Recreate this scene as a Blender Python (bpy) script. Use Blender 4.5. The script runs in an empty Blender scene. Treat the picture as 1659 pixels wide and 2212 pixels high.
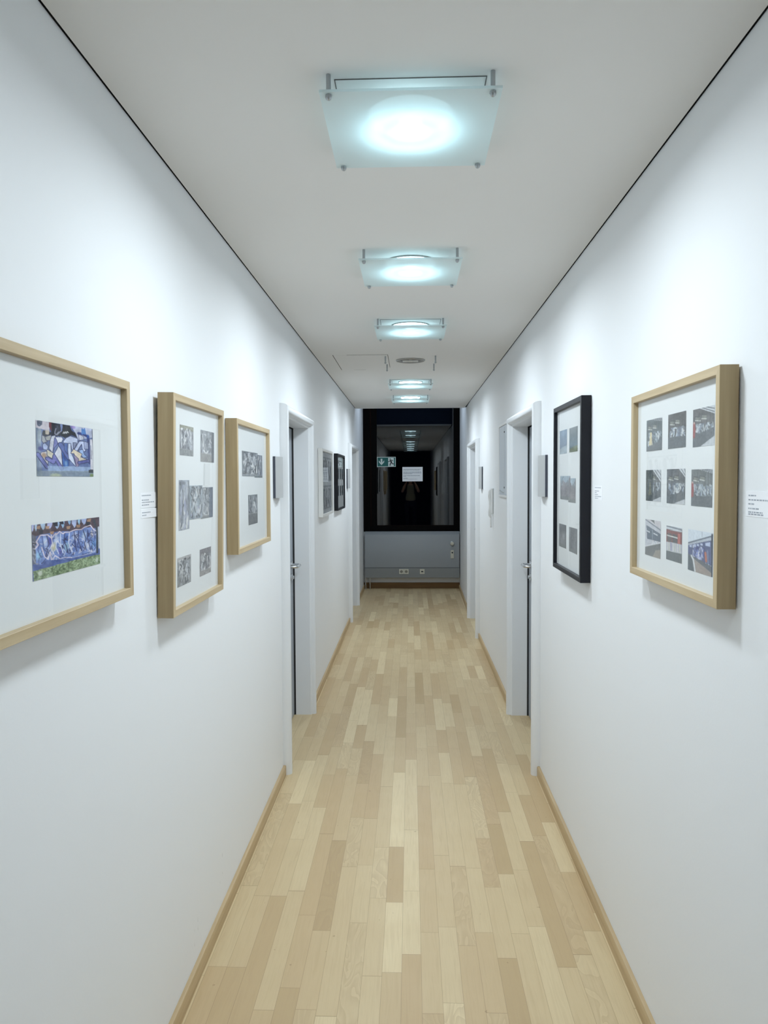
import bpy, bmesh, math, random
import numpy as np
from mathutils import Vector, Matrix
random.seed(7)
C = bpy.context.scene.collection
PI = math.pi
XL, XR, ZC = -0.7123, 0.7075, 2.5616      # corridor walls and hung ceiling
Y_BACK, Y_CE, Y_WIN = -4.2, 9.72, 11.30   # end behind, end of hung ceiling, window plane

# ------------------------------------------------------------------ materials
def lin(c):
    return tuple((x/12.92 if x <= 0.04045 else ((x+0.055)/1.055)**2.4) for x in c)
def rgb(r, g, b): return lin((r/255, g/255, b/255)) + (1.0,)

def new_mat(name):
    m = bpy.data.materials.new(name); m.use_nodes = True
    nt = m.node_tree; nt.nodes.clear()
    out = nt.nodes.new('ShaderNodeOutputMaterial')
    return m, nt, out
def N(nt, t, **kw):
    n = nt.nodes.new(t)
    for k, v in kw.items():
        if k.startswith('i_'): n.inputs[k[2:].replace('_', ' ')].default_value = v
        else: setattr(n, k, v)
    return n
def math_n(nt, op, a, b=None, c=None):
    n = nt.nodes.new('ShaderNodeMath'); n.operation = op
    for i, v in enumerate((a, b, c)):
        if v is None: continue
        if isinstance(v, (int, float)): n.inputs[i].default_value = v
        else: nt.links.new(v, n.inputs[i])
    return n.outputs[0]
def mixc(nt, fac, a, b, blend='MIX'):
    n = nt.nodes.new('ShaderNodeMix'); n.data_type = 'RGBA'; n.blend_type = blend
    for s, v in ((0, fac), (6, a), (7, b)):
        if isinstance(v, (int, float)): n.inputs[s].default_value = v
        elif isinstance(v, tuple): n.inputs[s].default_value = v
        else: nt.links.new(v, n.inputs[s])
    return n.outputs[2]
def simple(name, col, rough=0.5, metal=0.0, spec=0.5, noise=0.0, nscale=30, bump=0.0):
    m, nt, out = new_mat(name)
    p = N(nt, 'ShaderNodeBsdfPrincipled'); nt.links.new(p.outputs[0], out.inputs[0])
    p.inputs['Roughness'].default_value = rough; p.inputs['Metallic'].default_value = metal
    p.inputs['Specular IOR Level'].default_value = spec
    p.inputs['Base Color'].default_value = col
    if noise or bump:
        tc = N(nt, 'ShaderNodeTexCoord'); nz = N(nt, 'ShaderNodeTexNoise')
        nz.inputs['Scale'].default_value = nscale; nz.inputs['Detail'].default_value = 4
        nt.links.new(tc.outputs['Object'], nz.inputs['Vector'])
        if noise:
            dark = tuple(c*(1-noise) for c in col[:3]) + (1,)
            lite = tuple(min(1, c*(1+noise)) for c in col[:3]) + (1,)
            nt.links.new(mixc(nt, nz.outputs['Fac'], dark, lite), p.inputs['Base Color'])
        if bump:
            b = N(nt, 'ShaderNodeBump'); b.inputs['Strength'].default_value = bump; b.inputs['Distance'].default_value = 0.002
            nt.links.new(nz.outputs['Fac'], b.inputs['Height']); nt.links.new(b.outputs[0], p.inputs['Normal'])
    return m
def wood(name, c1, c2, scale, rough=0.45):
    m, nt, out = new_mat(name)
    p = N(nt, 'ShaderNodeBsdfPrincipled'); nt.links.new(p.outputs[0], out.inputs[0])
    p.inputs['Roughness'].default_value = rough; p.inputs['Specular IOR Level'].default_value = 0.3
    tc = N(nt, 'ShaderNodeTexCoord'); mp = N(nt, 'ShaderNodeMapping'); mp.inputs['Scale'].default_value = scale
    nz = N(nt, 'ShaderNodeTexNoise'); nz.inputs['Scale'].default_value = 1.0; nz.inputs['Detail'].default_value = 5
    nt.links.new(tc.outputs['Object'], mp.inputs[0]); nt.links.new(mp.outputs[0], nz.inputs['Vector'])
    r = N(nt, 'ShaderNodeValToRGB'); r.color_ramp.elements[0].position = 0.3; r.color_ramp.elements[1].position = 0.7
    r.color_ramp.elements[0].color = c1; r.color_ramp.elements[1].color = c2
    nt.links.new(nz.outputs['Fac'], r.inputs[0]); nt.links.new(r.outputs[0], p.inputs['Base Color'])
    return m
def thin_glass(name, ior, tint=(1, 1, 1, 1)):
    m, nt, out = new_mat(name)
    # reflectance from the angle to the sheet, the same from both sides
    geo = N(nt, 'ShaderNodeNewGeometry'); dt = N(nt, 'ShaderNodeVectorMath'); dt.operation = 'DOT_PRODUCT'
    nt.links.new(geo.outputs['Normal'], dt.inputs[0]); nt.links.new(geo.outputs['Incoming'], dt.inputs[1])
    k = math_n(nt, 'POWER', math_n(nt, 'SUBTRACT', 1.0, math_n(nt, 'ABSOLUTE', dt.outputs['Value'])), 5.0)
    f0 = ((ior-1)/(ior+1))**2
    fr = math_n(nt, 'ADD', f0, math_n(nt, 'MULTIPLY', k, 1-f0))
    t = N(nt, 'ShaderNodeBsdfTransparent'); t.inputs[0].default_value = tint
    g = N(nt, 'ShaderNodeBsdfGlossy'); g.inputs['Roughness'].default_value = 0.0
    x = N(nt, 'ShaderNodeMixShader')
    nt.links.new(fr, x.inputs[0]); nt.links.new(t.outputs[0], x.inputs[1]); nt.links.new(g.outputs[0], x.inputs[2])
    nt.links.new(x.outputs[0], out.inputs[0])
    return m
def wall_mat():
    m, nt, out = new_mat('white_wall_paint')
    p = N(nt, 'ShaderNodeBsdfPrincipled'); nt.links.new(p.outputs[0], out.inputs[0])
    p.inputs['Roughness'].default_value = 0.7; p.inputs['Specular IOR Level'].default_value = 0.2
    geo = N(nt, 'ShaderNodeNewGeometry'); sep = N(nt, 'ShaderNodeSeparateXYZ'); nt.links.new(geo.outputs['Position'], sep.inputs[0])
    nz = N(nt, 'ShaderNodeTexNoise'); nz.inputs['Scale'].default_value = 55; nz.inputs['Detail'].default_value = 3
    mp = N(nt, 'ShaderNodeMapping'); mp.inputs['Scale'].default_value = (1, 1.0, 0.35)
    nt.links.new(geo.outputs['Position'], mp.inputs[0]); nt.links.new(mp.outputs[0], nz.inputs['Vector'])
    sp = math_n(nt, 'GREATER_THAN', nz.outputs['Fac'], 0.745)
    low = math_n(nt, 'LESS_THAN', sep.outputs['Z'], 0.24)
    fac = math_n(nt, 'MULTIPLY', math_n(nt, 'MULTIPLY', sp, low), 0.35)
    c = mixc(nt, fac, (0.84, 0.855, 0.87, 1), (0.35, 0.35, 0.36, 1))
    nt.links.new(c, p.inputs['Base Color'])
    n2 = N(nt, 'ShaderNodeTexNoise'); n2.inputs['Scale'].default_value = 120; n2.inputs['Detail'].default_value = 3
    nt.links.new(geo.outputs['Position'], n2.inputs['Vector'])
    b = N(nt, 'ShaderNodeBump'); b.inputs['Strength'].default_value = 0.08; b.inputs['Distance'].default_value = 0.002
    nt.links.new(n2.outputs['Fac'], b.inputs['Height']); nt.links.new(b.outputs[0], p.inputs['Normal'])
    return m
def floor_mat():
    m, nt, out = new_mat('strip_parquet')
    L = nt.links.new
    p = N(nt, 'ShaderNodeBsdfPrincipled'); L(p.outputs[0], out.inputs[0])
    p.inputs['Specular IOR Level'].default_value = 0.35
    geo = N(nt, 'ShaderNodeNewGeometry'); s = N(nt, 'ShaderNodeSeparateXYZ'); L(geo.outputs['Position'], s.inputs[0])
    Wd, Ln = 0.0655, 0.58
    xs = math_n(nt, 'DIVIDE', math_n(nt, 'ADD', s.outputs['X'], 5.013), Wd)
    col = math_n(nt, 'FLOOR', xs); fx = math_n(nt, 'FRACT', xs)
    wn = N(nt, 'ShaderNodeTexWhiteNoise'); wn.noise_dimensions = '1D'; L(col, wn.inputs['W'])
    # strip length varies by column and within the column
    off = math_n(nt, 'MULTIPLY', wn.outputs['Value'], 7.3)
    ys = math_n(nt, 'ADD', math_n(nt, 'DIVIDE', math_n(nt, 'ADD', s.outputs['Y'], 10.0), Ln), off)
    wob = math_n(nt, 'MULTIPLY', math_n(nt, 'SINE', math_n(nt, 'ADD', math_n(nt, 'MULTIPLY', ys, 1.7), math_n(nt, 'MULTIPLY', col, 2.3))), 0.28)
    ys2 = math_n(nt, 'ADD', ys, wob)
    row = math_n(nt, 'FLOOR', ys2); fy = math_n(nt, 'FRACT', ys2)
    cb = N(nt, 'ShaderNodeCombineXYZ'); L(col, cb.inputs[0]); L(row, cb.inputs[1])
    w2 = N(nt, 'ShaderNodeTexWhiteNoise'); w2.noise_dimensions = '2D'; L(cb.outputs[0], w2.inputs['Vector'])
    ramp = N(nt, 'ShaderNodeValToRGB'); L(w2.outputs['Value'], ramp.inputs[0])
    e = ramp.color_ramp.elements
    e[0].position = 0.0; e[0].color = rgb(184, 157, 114)
    e[1].position = 1.0; e[1].color = rgb(227, 206, 163)
    for pos, c in ((0.1, rgb(195, 167, 125)), (0.3, rgb(203, 178, 136)), (0.6, rgb(209, 186, 144)), (0.88, rgb(216, 194, 152))):
        q = e.new(pos); q.color = c
    # grain
    cb2 = N(nt, 'ShaderNodeCombineXYZ'); L(math_n(nt, 'MULTIPLY', s.outputs['X'], 60), cb2.inputs[0]); L(math_n(nt, 'MULTIPLY', s.outputs['Y'], 3.0), cb2.inputs[1])
    L(math_n(nt, 'MULTIPLY', w2.outputs['Value'], 50), cb2.inputs[2])
    nz = N(nt, 'ShaderNodeTexNoise'); nz.inputs['Scale'].default_value = 1.3; nz.inputs['Detail'].default_value = 6; nz.inputs['Distortion'].default_value = 0.6
    L(cb2.outputs[0], nz.inputs['Vector'])
    c1 = mixc(nt, math_n(nt, 'MULTIPLY', math_n(nt, 'ABSOLUTE', math_n(nt, 'SUBTRACT', nz.outputs['Fac'], 0.5)), 1.1), ramp.outputs[0], rgb(170, 141, 102))
    # flamed figure on a few strips
    cb3 = N(nt, 'ShaderNodeCombineXYZ'); L(math_n(nt, 'MULTIPLY', s.outputs['X'], 16), cb3.inputs[0]); L(math_n(nt, 'MULTIPLY', s.outputs['Y'], 4.5), cb3.inputs[1])
    L(math_n(nt, 'MULTIPLY', w2.outputs['Value'], 90), cb3.inputs[2])
    n3 = N(nt, 'ShaderNodeTexNoise'); n3.inputs['Scale'].default_value = 0.9; n3.inputs['Detail'].default_value = 1.5; n3.inputs['Distortion'].default_value = 1.2
    L(cb3.outputs[0], n3.inputs['Vector'])
    rings = math_n(nt, 'FRACT', math_n(nt, 'MULTIPLY', n3.outputs['Fac'], 6.0))
    cr = N(nt, 'ShaderNodeSeparateColor'); L(w2.outputs['Color'], cr.inputs[0])
    figured = math_n(nt, 'MULTIPLY', math_n(nt, 'GREATER_THAN', cr.outputs[1], 0.86), math_n(nt, 'MULTIPLY', rings, 0.38))
    c2 = mixc(nt, figured, c1, rgb(168, 140, 104))
    # large soft blotches
    n4 = N(nt, 'ShaderNodeTexNoise'); n4.inputs['Scale'].default_value = 7; n4.inputs['Detail'].default_value = 3; L(geo.outputs['Position'], n4.inputs['Vector'])
    c3 = mixc(nt, math_n(nt, 'MULTIPLY', n4.outputs['Fac'], 0.28), c2, rgb(180, 155, 116))
    # dark pin knots and scratches
    n5 = N(nt, 'ShaderNodeTexNoise'); n5.inputs['Scale'].default_value = 38; n5.inputs['Detail'].default_value = 2; L(geo.outputs['Position'], n5.inputs['Vector'])
    kn = math_n(nt, 'MULTIPLY', math_n(nt, 'GREATER_THAN', n5.outputs['Fac'], 0.755), 0.45)
    c4 = mixc(nt, kn, c3, rgb(120, 92, 60))
    # seams
    ex = math_n(nt, 'LESS_THAN', math_n(nt, 'MULTIPLY', math_n(nt, 'MINIMUM', fx, math_n(nt, 'SUBTRACT', 1.0, fx)), Wd), 0.0007)
    ey = math_n(nt, 'LESS_THAN', math_n(nt, 'MULTIPLY', math_n(nt, 'MINIMUM', fy, math_n(nt, 'SUBTRACT', 1.0, fy)), Ln), 0.0013)
    seam = math_n(nt, 'MULTIPLY', math_n(nt, 'MAXIMUM', ex, ey), 0.5)
    c5 = mixc(nt, seam, c4, rgb(126, 102, 70))
    L(c5, p.inputs['Base Color'])
    L(math_n(nt, 'ADD', 0.36, math_n(nt, 'MULTIPLY', n4.outputs['Fac'], 0.16)), p.inputs['Roughness'])
    return m
def frosted():
    m, nt, out = new_mat('frosted_glass')
    L = nt.links.new
    tr = N(nt, 'ShaderNodeBsdfTranslucent'); tr.inputs[0].default_value = (0.76, 0.93, 0.96, 1)
    df = N(nt, 'ShaderNodeBsdfDiffuse'); df.inputs[0].default_value = (0.80, 0.87, 0.87, 1)
    tp = N(nt, 'ShaderNodeBsdfTransparent'); tp.inputs[0].default_value = (0.80, 0.93, 0.94, 1)
    gl = N(nt, 'ShaderNodeBsdfGlossy'); gl.inputs['Roughness'].default_value = 0.25
    a = N(nt, 'ShaderNodeMixShader'); a.inputs[0].default_value = 0.62; L(tr.outputs[0], a.inputs[1]); L(df.outputs[0], a.inputs[2])
    b = N(nt, 'ShaderNodeMixShader'); b.inputs[0].default_value = 0.02; L(a.outputs[0], b.inputs[1]); L(tp.outputs[0], b.inputs[2])
    c = N(nt, 'ShaderNodeMixShader'); c.inputs[0].default_value = 0.03; L(b.outputs[0], c.inputs[1]); L(gl.outputs[0], c.inputs[2])
    L(c.outputs[0], out.inputs[0])
    return m
def lamp_emit():
    m, nt, out = new_mat('lamp_diffuser')
    L = nt.links.new
    tc = N(nt, 'ShaderNodeTexCoord'); ln = N(nt, 'ShaderNodeVectorMath'); ln.operation = 'LENGTH'
    sp = N(nt, 'ShaderNodeSeparateXYZ'); cb = N(nt, 'ShaderNodeCombineXYZ')
    L(tc.outputs['Object'], sp.inputs[0]); L(sp.outputs[0], cb.inputs[0]); L(sp.outputs[1], cb.inputs[1]); L(cb.outputs[0], ln.inputs[0])
    rp = N(nt, 'ShaderNodeValToRGB'); L(math_n(nt, 'DIVIDE', ln.outputs['Value'], 0.11), rp.inputs[0])
    el = rp.color_ramp.elements
    el[0].position = 0.17; el[0].color = (1, 1, 1, 1); el[1].position = 0.78; el[1].color = (LAMP_RIM,)*3 + (1,)
    for ps, v in ((0.30, LAMP_MID), (0.66, LAMP_MID)):
        q = el.new(ps); q.color = (v, v, v, 1)
    st = math_n(nt, 'MULTIPLY', rp.outputs[0], LAMP_HOT)
    e = N(nt, 'ShaderNodeEmission'); e.inputs[0].default_value = (0.60, 0.89, 1.0, 1); L(st, e.inputs[1])
    L(e.outputs[0], out.inputs[0])
    return m
LAMP_HOT, LAMP_RIM, LAMP_MID = 22.0, 0.27, 0.07      # centre strength; ring and middle zone relative to it
AREA_W, AREA_SPREAD = 8.2, 173

M = {}
M['wall'] = wall_mat()
M['ceiling'] = simple('ceiling_paint', (0.80, 0.79, 0.77, 1), 0.8, spec=0.1, bump=0.03, nscale=150)
M['floor'] = floor_mat()
M['bulkhead'] = simple('dark_blue_bulkhead', (0.03, 0.05, 0.09, 1), 0.8, spec=0.1)
M['black_gap'] = simple('shadow_gap_black', (0.012, 0.012, 0.013, 1), 0.9, spec=0.0)
M['casing'] = simple('white_steel_casing', (0.80, 0.82, 0.84, 1), 0.35, spec=0.4, noise=0.01)
M['leaf'] = simple('grey_door_leaf', (0.34, 0.375, 0.42, 1), 0.4, noise=0.03)
M['seal'] = simple('black_rubber_seal', (0.01, 0.01, 0.012, 1), 0.7)
M['chrome'] = simple('brushed_steel', (0.62, 0.63, 0.64, 1), 0.22, metal=1.0)
M['dull_metal'] = simple('dull_grey_metal', (0.40, 0.43, 0.45, 1), 0.35, metal=0.7)
M['skirt'] = wood('maple_skirting', rgb(172, 146, 106), rgb(194, 168, 128), (30, 2.0, 60))
M['wood_h'] = wood('maple_moulding_along', rgb(178, 155, 118), rgb(198, 177, 140), (60, 3.0, 60))
M['wood_v'] = wood('maple_moulding_upright', rgb(176, 153, 116), rgb(196, 175, 138), (60, 60, 3.0))
M['wood_side_shade'] = wood('maple_moulding_side_shade', rgb(150, 128, 92), rgb(168, 146, 108), (60, 60, 3.0))
M['black_h'] = simple('black_lacquer', (0.004, 0.0045, 0.008, 1), 0.45, spec=0.25, noise=0.1)
M['white_h'] = simple('white_lacquer', (0.82, 0.82, 0.80, 1), 0.35, noise=0.01)
M['mat'] = simple('white_passepartout', (0.83, 0.845, 0.85, 1), 0.8, spec=0.1, noise=0.01, nscale=60)
M['mat_grey'] = simple('grey_passepartout', (0.60, 0.62, 0.64, 1), 0.8, spec=0.1, noise=0.02)
M['board'] = simple('dark_backing_board', (0.03, 0.025, 0.02, 1), 0.9)
M['pane'] = thin_glass('picture_glass', 1.42, (0.985, 0.99, 0.985, 1))
M['window_pane'] = thin_glass('window_glass', 1.78, (0.05, 0.06, 0.08, 1))
M['window_frame'] = simple('dark_window_frame', (0.0022, 0.0018, 0.002, 1), 0.7, spec=0.05, noise=0.1)
M['window_brown'] = simple('brown_window_bead', (0.008, 0.003, 0.002, 1), 0.6, spec=0.05)
M['radiator'] = simple('grey_radiator_cover', (0.262, 0.280, 0.292, 1), 0.45, noise=0.03, nscale=6)
M['radiator_low'] = simple('grey_cable_duct', (0.225, 0.236, 0.238, 1), 0.5, noise=0.03, nscale=6)
M['dark_skirt'] = wood('dark_end_skirting', rgb(96, 68, 36), rgb(112, 82, 46), (2, 30, 60))
M['cream'] = simple('cream_plastic', (0.62, 0.60, 0.50, 1), 0.45, noise=0.02)
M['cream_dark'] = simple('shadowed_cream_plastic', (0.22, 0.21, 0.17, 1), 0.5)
M['white_plastic'] = simple('white_plastic', (0.86, 0.87, 0.87, 1), 0.4, noise=0.01)
M['dark'] = simple('dark_plastic', (0.015, 0.015, 0.018, 1), 0.5)
M['sign_face'] = simple('silver_sign_face', (0.44, 0.45, 0.455, 1), 0.45, noise=0.01)
M['sign_edge'] = simple('dark_sign_edge', (0.035, 0.04, 0.06, 1), 0.5)
M['paper'] = simple('white_paper', (0.90, 0.91, 0.94, 1), 0.8, spec=0.1, noise=0.01)
M['ink'] = simple('grey_print', (0.34, 0.37, 0.42, 1), 0.8)
M['green'] = simple('safety_green', rgb(0, 92, 88), 0.5, noise=0.05)
M['sign_white'] = simple('sign_white', (0.70, 0.80, 0.78, 1), 0.5, noise=0.02)
M['frosted'] = frosted()
M['emit'] = lamp_emit()
M['ring'] = simple('lamp_ring_grey', (0.36, 0.355, 0.34, 1), 0.4, metal=0.4)
M['reflector'] = simple('lamp_reflector', (0.75, 0.75, 0.74, 1), 0.18, metal=0.9)
M['bulb'] = simple('unlit_lamp_tube', (0.75, 0.75, 0.72, 1), 0.3, noise=0.02)
M['seam'] = simple('hatch_seam', (0.10, 0.09, 0.085, 1), 0.8)
M['panel_blue'] = simple('pale_grey_cover', (0.64, 0.69, 0.75, 1), 0.4, noise=0.03, nscale=8)
M['dark_end'] = simple('dark_end_wall', (0.010, 0.010, 0.012, 1), 0.8)
def photo_mat():
    m, nt, out = new_mat('photo_print')
    p = N(nt, 'ShaderNodeBsdfPrincipled'); nt.links.new(p.outputs[0], out.inputs[0])
    a = N(nt, 'ShaderNodeVertexColor'); a.layer_name = 'print'
    nt.links.new(a.outputs[0], p.inputs['Base Color']); p.inputs['Roughness'].default_value = 0.5; p.inputs['Specular IOR Level'].default_value = 0.2
    return m
M['photo'] = photo_mat()

# ------------------------------------------------------------------ mesh helpers
def box(bm, x0, x1, y0, y1, z0, z1, mi=0):
    vs = [bm.verts.new((x, y, z)) for z in (z0, z1) for y in (y0, y1) for x in (x0, x1)]
    for q in ((0, 2, 3, 1), (4, 5, 7, 6), (0, 1, 5, 4), (2, 6, 7, 3), (0, 4, 6, 2), (1, 3, 7, 5)):
        f = bm.faces.new([vs[i] for i in q]); f.material_index = mi
def quad(bm, pts, mi=0):
    f = bm.faces.new([bm.verts.new(p) for p in pts]); f.material_index = mi; return f
def rings_mesh(bm, rings, closed=True, cap0=True, cap1=True, mi=0):
    rv = [[bm.verts.new(p) for p in r] for r in rings]
    n = len(rv[0])
    for a, b in zip(rv, rv[1:]):
        for i in range(n if closed else n-1):
            f = bm.faces.new((a[i], a[(i+1) % n], b[(i+1) % n], b[i])); f.material_index = mi
    if cap0: bm.faces.new(list(reversed(rv[0]))).material_index = mi
    if cap1: bm.faces.new(rv[-1]).material_index = mi
def lathe(bm, prof, axis='Z', org=(0, 0, 0), n=24, cap0=True, cap1=True, mi=0):
    rings = []
    for r, h in prof:
        ring = []
        for i in range(n):
            a = 2*PI*i/n; c, s = r*math.cos(a), r*math.sin(a)
            v = {'Z': (c, s, h), 'X': (h, c, s), 'Y': (s, h, c)}[axis]
            ring.append((v[0]+org[0], v[1]+org[1], v[2]+org[2]))
        rings.append(ring)
    rings_mesh(bm, rings, True, cap0, cap1, mi)
def tube(bm, pts, r, n=10, mi=0):
    pts = [Vector(p) for p in pts]; rings = []
    up = Vector((0.13, 0.31, 0.94)).normalized()
    for i, p in enumerate(pts):
        d = (pts[min(i+1, len(pts)-1)] - pts[max(i-1, 0)]).normalized()
        a = d.cross(up)
        if a.length < 1e-3: a = d.cross(Vector((1, 0, 0)))
        a.normalize(); b = d.cross(a)
        rr = r[i] if isinstance(r, (list, tuple)) else r
        rings.append([p + (a*math.cos(2*PI*k/n) + b*math.sin(2*PI*k/n))*rr for k in range(n)])
    rings_mesh(bm, rings, True, True, True, mi)
def obj(name, bm, mats, parent=None, loc=None, smooth=None, bevel=0.0, kind=None):
    bmesh.ops.recalc_face_normals(bm, faces=bm.faces[:])
    me = bpy.data.meshes.new(name); bm.to_mesh(me); bm.free()
    o = bpy.data.objects.new(name, me); C.objects.link(o)
    for m in (mats if isinstance(mats, (list, tuple)) else [mats]): me.materials.append(M[m] if isinstance(m, str) else m)
    if parent: o.parent = parent
    if loc: o.location = loc
    if bevel:
        b = o.modifiers.new('edge', 'BEVEL'); b.width = bevel; b.segments = 2; b.limit_method = 'ANGLE'; b.angle_limit = math.radians(40)
    if smooth:
        for f in me.polygons: f.use_smooth = True
        me.set_sharp_from_angle(angle=math.radians(smooth))
    if kind: o['kind'] = kind
    return o
def tag(o, label=None, cat=None, group=None, kind=None):
    if label: o['label'] = label
    if cat: o['category'] = cat
    if group: o['group'] = group
    if kind: o['kind'] = kind
    return o
def thing(name, label, cat, loc=(0, 0, 0), group=None, kind=None):
    o = bpy.data.objects.new(name, None); o.empty_display_size = 0.05
    C.objects.link(o); o.location = loc
    return tag(o, label, cat, group, kind)
def bmn(): return bmesh.new()
def dup_tree(o, loc):
    r = o.copy(); C.objects.link(r); r.location = loc
    for ch in o.children:
        c = ch.copy(); C.objects.link(c); c.parent = r
        for g in ch.children:
            d = g.copy(); C.objects.link(d); d.parent = c
    return r

# ------------------------------------------------------------------ room shell
T = 0.30
DOORS = {  # number: (side, opening near y, opening far y)
    1: ('left', 4.150, 5.160), 2: ('right', 4.165, 5.168), 3: ('left', 8.610, 9.706), 4: ('right', 7.754, 8.814)}
ZOP = 1.998
CW = 0.065
def wx(side, y):                                    # x of the wall face at y
    if side == 'left': return XL
    return XR + max(0.0, (y-8.95))*0.0135
def wall(side):
    s = 1 if side == 'left' else -1
    bm = bmn()
    ops = sorted((a-0.03, b+0.03) for (sd, a, b) in DOORS.values() if sd == side)
    cuts = [Y_BACK-0.2] + [v for o in ops for v in o] + [Y_WIN+0.2]
    def slab(y0, y1, z0, z1):
        ys = [y0] + [v for v in (8.95,) if y0 < v < y1] + [y1]
        for a, b in zip(ys, ys[1:]):
            xa, xb = wx(side, a), wx(side, b)
            pts = [(xa, a), (xb, b), (xb - s*T, b), (xa - s*T, a)]
            rings_mesh(bm, [[(x, y, z0) for x, y in pts], [(x, y, z1) for x, y in pts]])
    for i in range(0, len(cuts), 2): slab(cuts[i], cuts[i+1], -0.05, 3.1)
    for a, b in ops: slab(a, b, ZOP+0.03, 3.1)
    return obj('wall_' + side, bm, 'wall', kind='structure')
wall('left'); wall('right')
bm = bmn(); box(bm, -1.1, 1.1, Y_BACK-0.2, Y_WIN+0.3, -0.08, 0.0)
obj('floor', bm, 'floor', kind='structure')
bm = bmn()
box(bm, XL+0.0075, XR-0.0075, -1.55, Y_CE, ZC, ZC+0.025)
box(bm, XL, XR, -1.55, -1.525, ZC+0.026, 3.05)
obj('ceiling', bm, 'ceiling', kind='structure')
bm = bmn(); box(bm, XL, XR+0.01, Y_CE-0.025, Y_CE, ZC+0.026, 3.05)      # closes the void at the bay
obj('ceiling_bulkhead', bm, 'bulkhead', kind='structure')
bm = bmn(); box(bm, XL-0.02, XR+0.06, Y_BACK, Y_WIN+0.1, 3.05, 3.1)
obj('ceiling_bay', bm, 'ceiling', kind='structure')
for k, (x0, x1) in enumerate(((XL-0.001, XL+0.0072), (XR-0.0072, XR+0.011))):
    bm = bmn(); box(bm, x0, x1, -1.5, Y_CE-0.03, ZC+0.003, ZC+0.02)  # black strip fills the ceiling gap in place of its shade
    obj('gap_shade_%d' % (k+1), bm, 'black_gap', kind='structure')
bm = bmn(); box(bm, XL-0.05, XR+0.05, Y_BACK-0.05, Y_BACK, 0, 3.1)
obj('wall_back', bm, 'dark_end', kind='structure')
bm = bmn(); box(bm, XL-0.05, XR+0.1, Y_WIN, Y_WIN+0.2, -0.02, 0.86)
obj('wall_end', bm, 'wall', kind='structure')

def baseboard(side):
    s = 1 if side == 'left' else -1
    bm = bmn()
    ops = sorted((a-CW, b+CW) for (sd, a, b) in DOORS.values() if sd == side)
    cuts = [Y_BACK] + [v for o in ops for v in o] + [Y_WIN-0.001]
    prof = [(0.0, 0.0), (0.015, 0.0), (0.015, 0.050), (0.0125, 0.0545), (0.009, 0.056), (0.0, 0.056)]
    for i in range(0, len(cuts), 2):
        a, b = cuts[i], cuts[i+1]
        ys = [a] + [v for v in (8.95,) if a < v < b] + [b]
        rings_mesh(bm, [[(wx(side, y) + s*w, y, z) for w, z in prof] for y in ys])
    return obj('baseboard_' + side, bm, 'skirt', kind='structure', smooth=35)
baseboard('left'); baseboard('right')
bm = bmn(); box(bm, XL, XR+0.03, Y_WIN-0.02, Y_WIN, 0.0, 0.088)
obj('baseboard_end', bm, 'dark_skirt', kind='structure', bevel=0.003)

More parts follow.
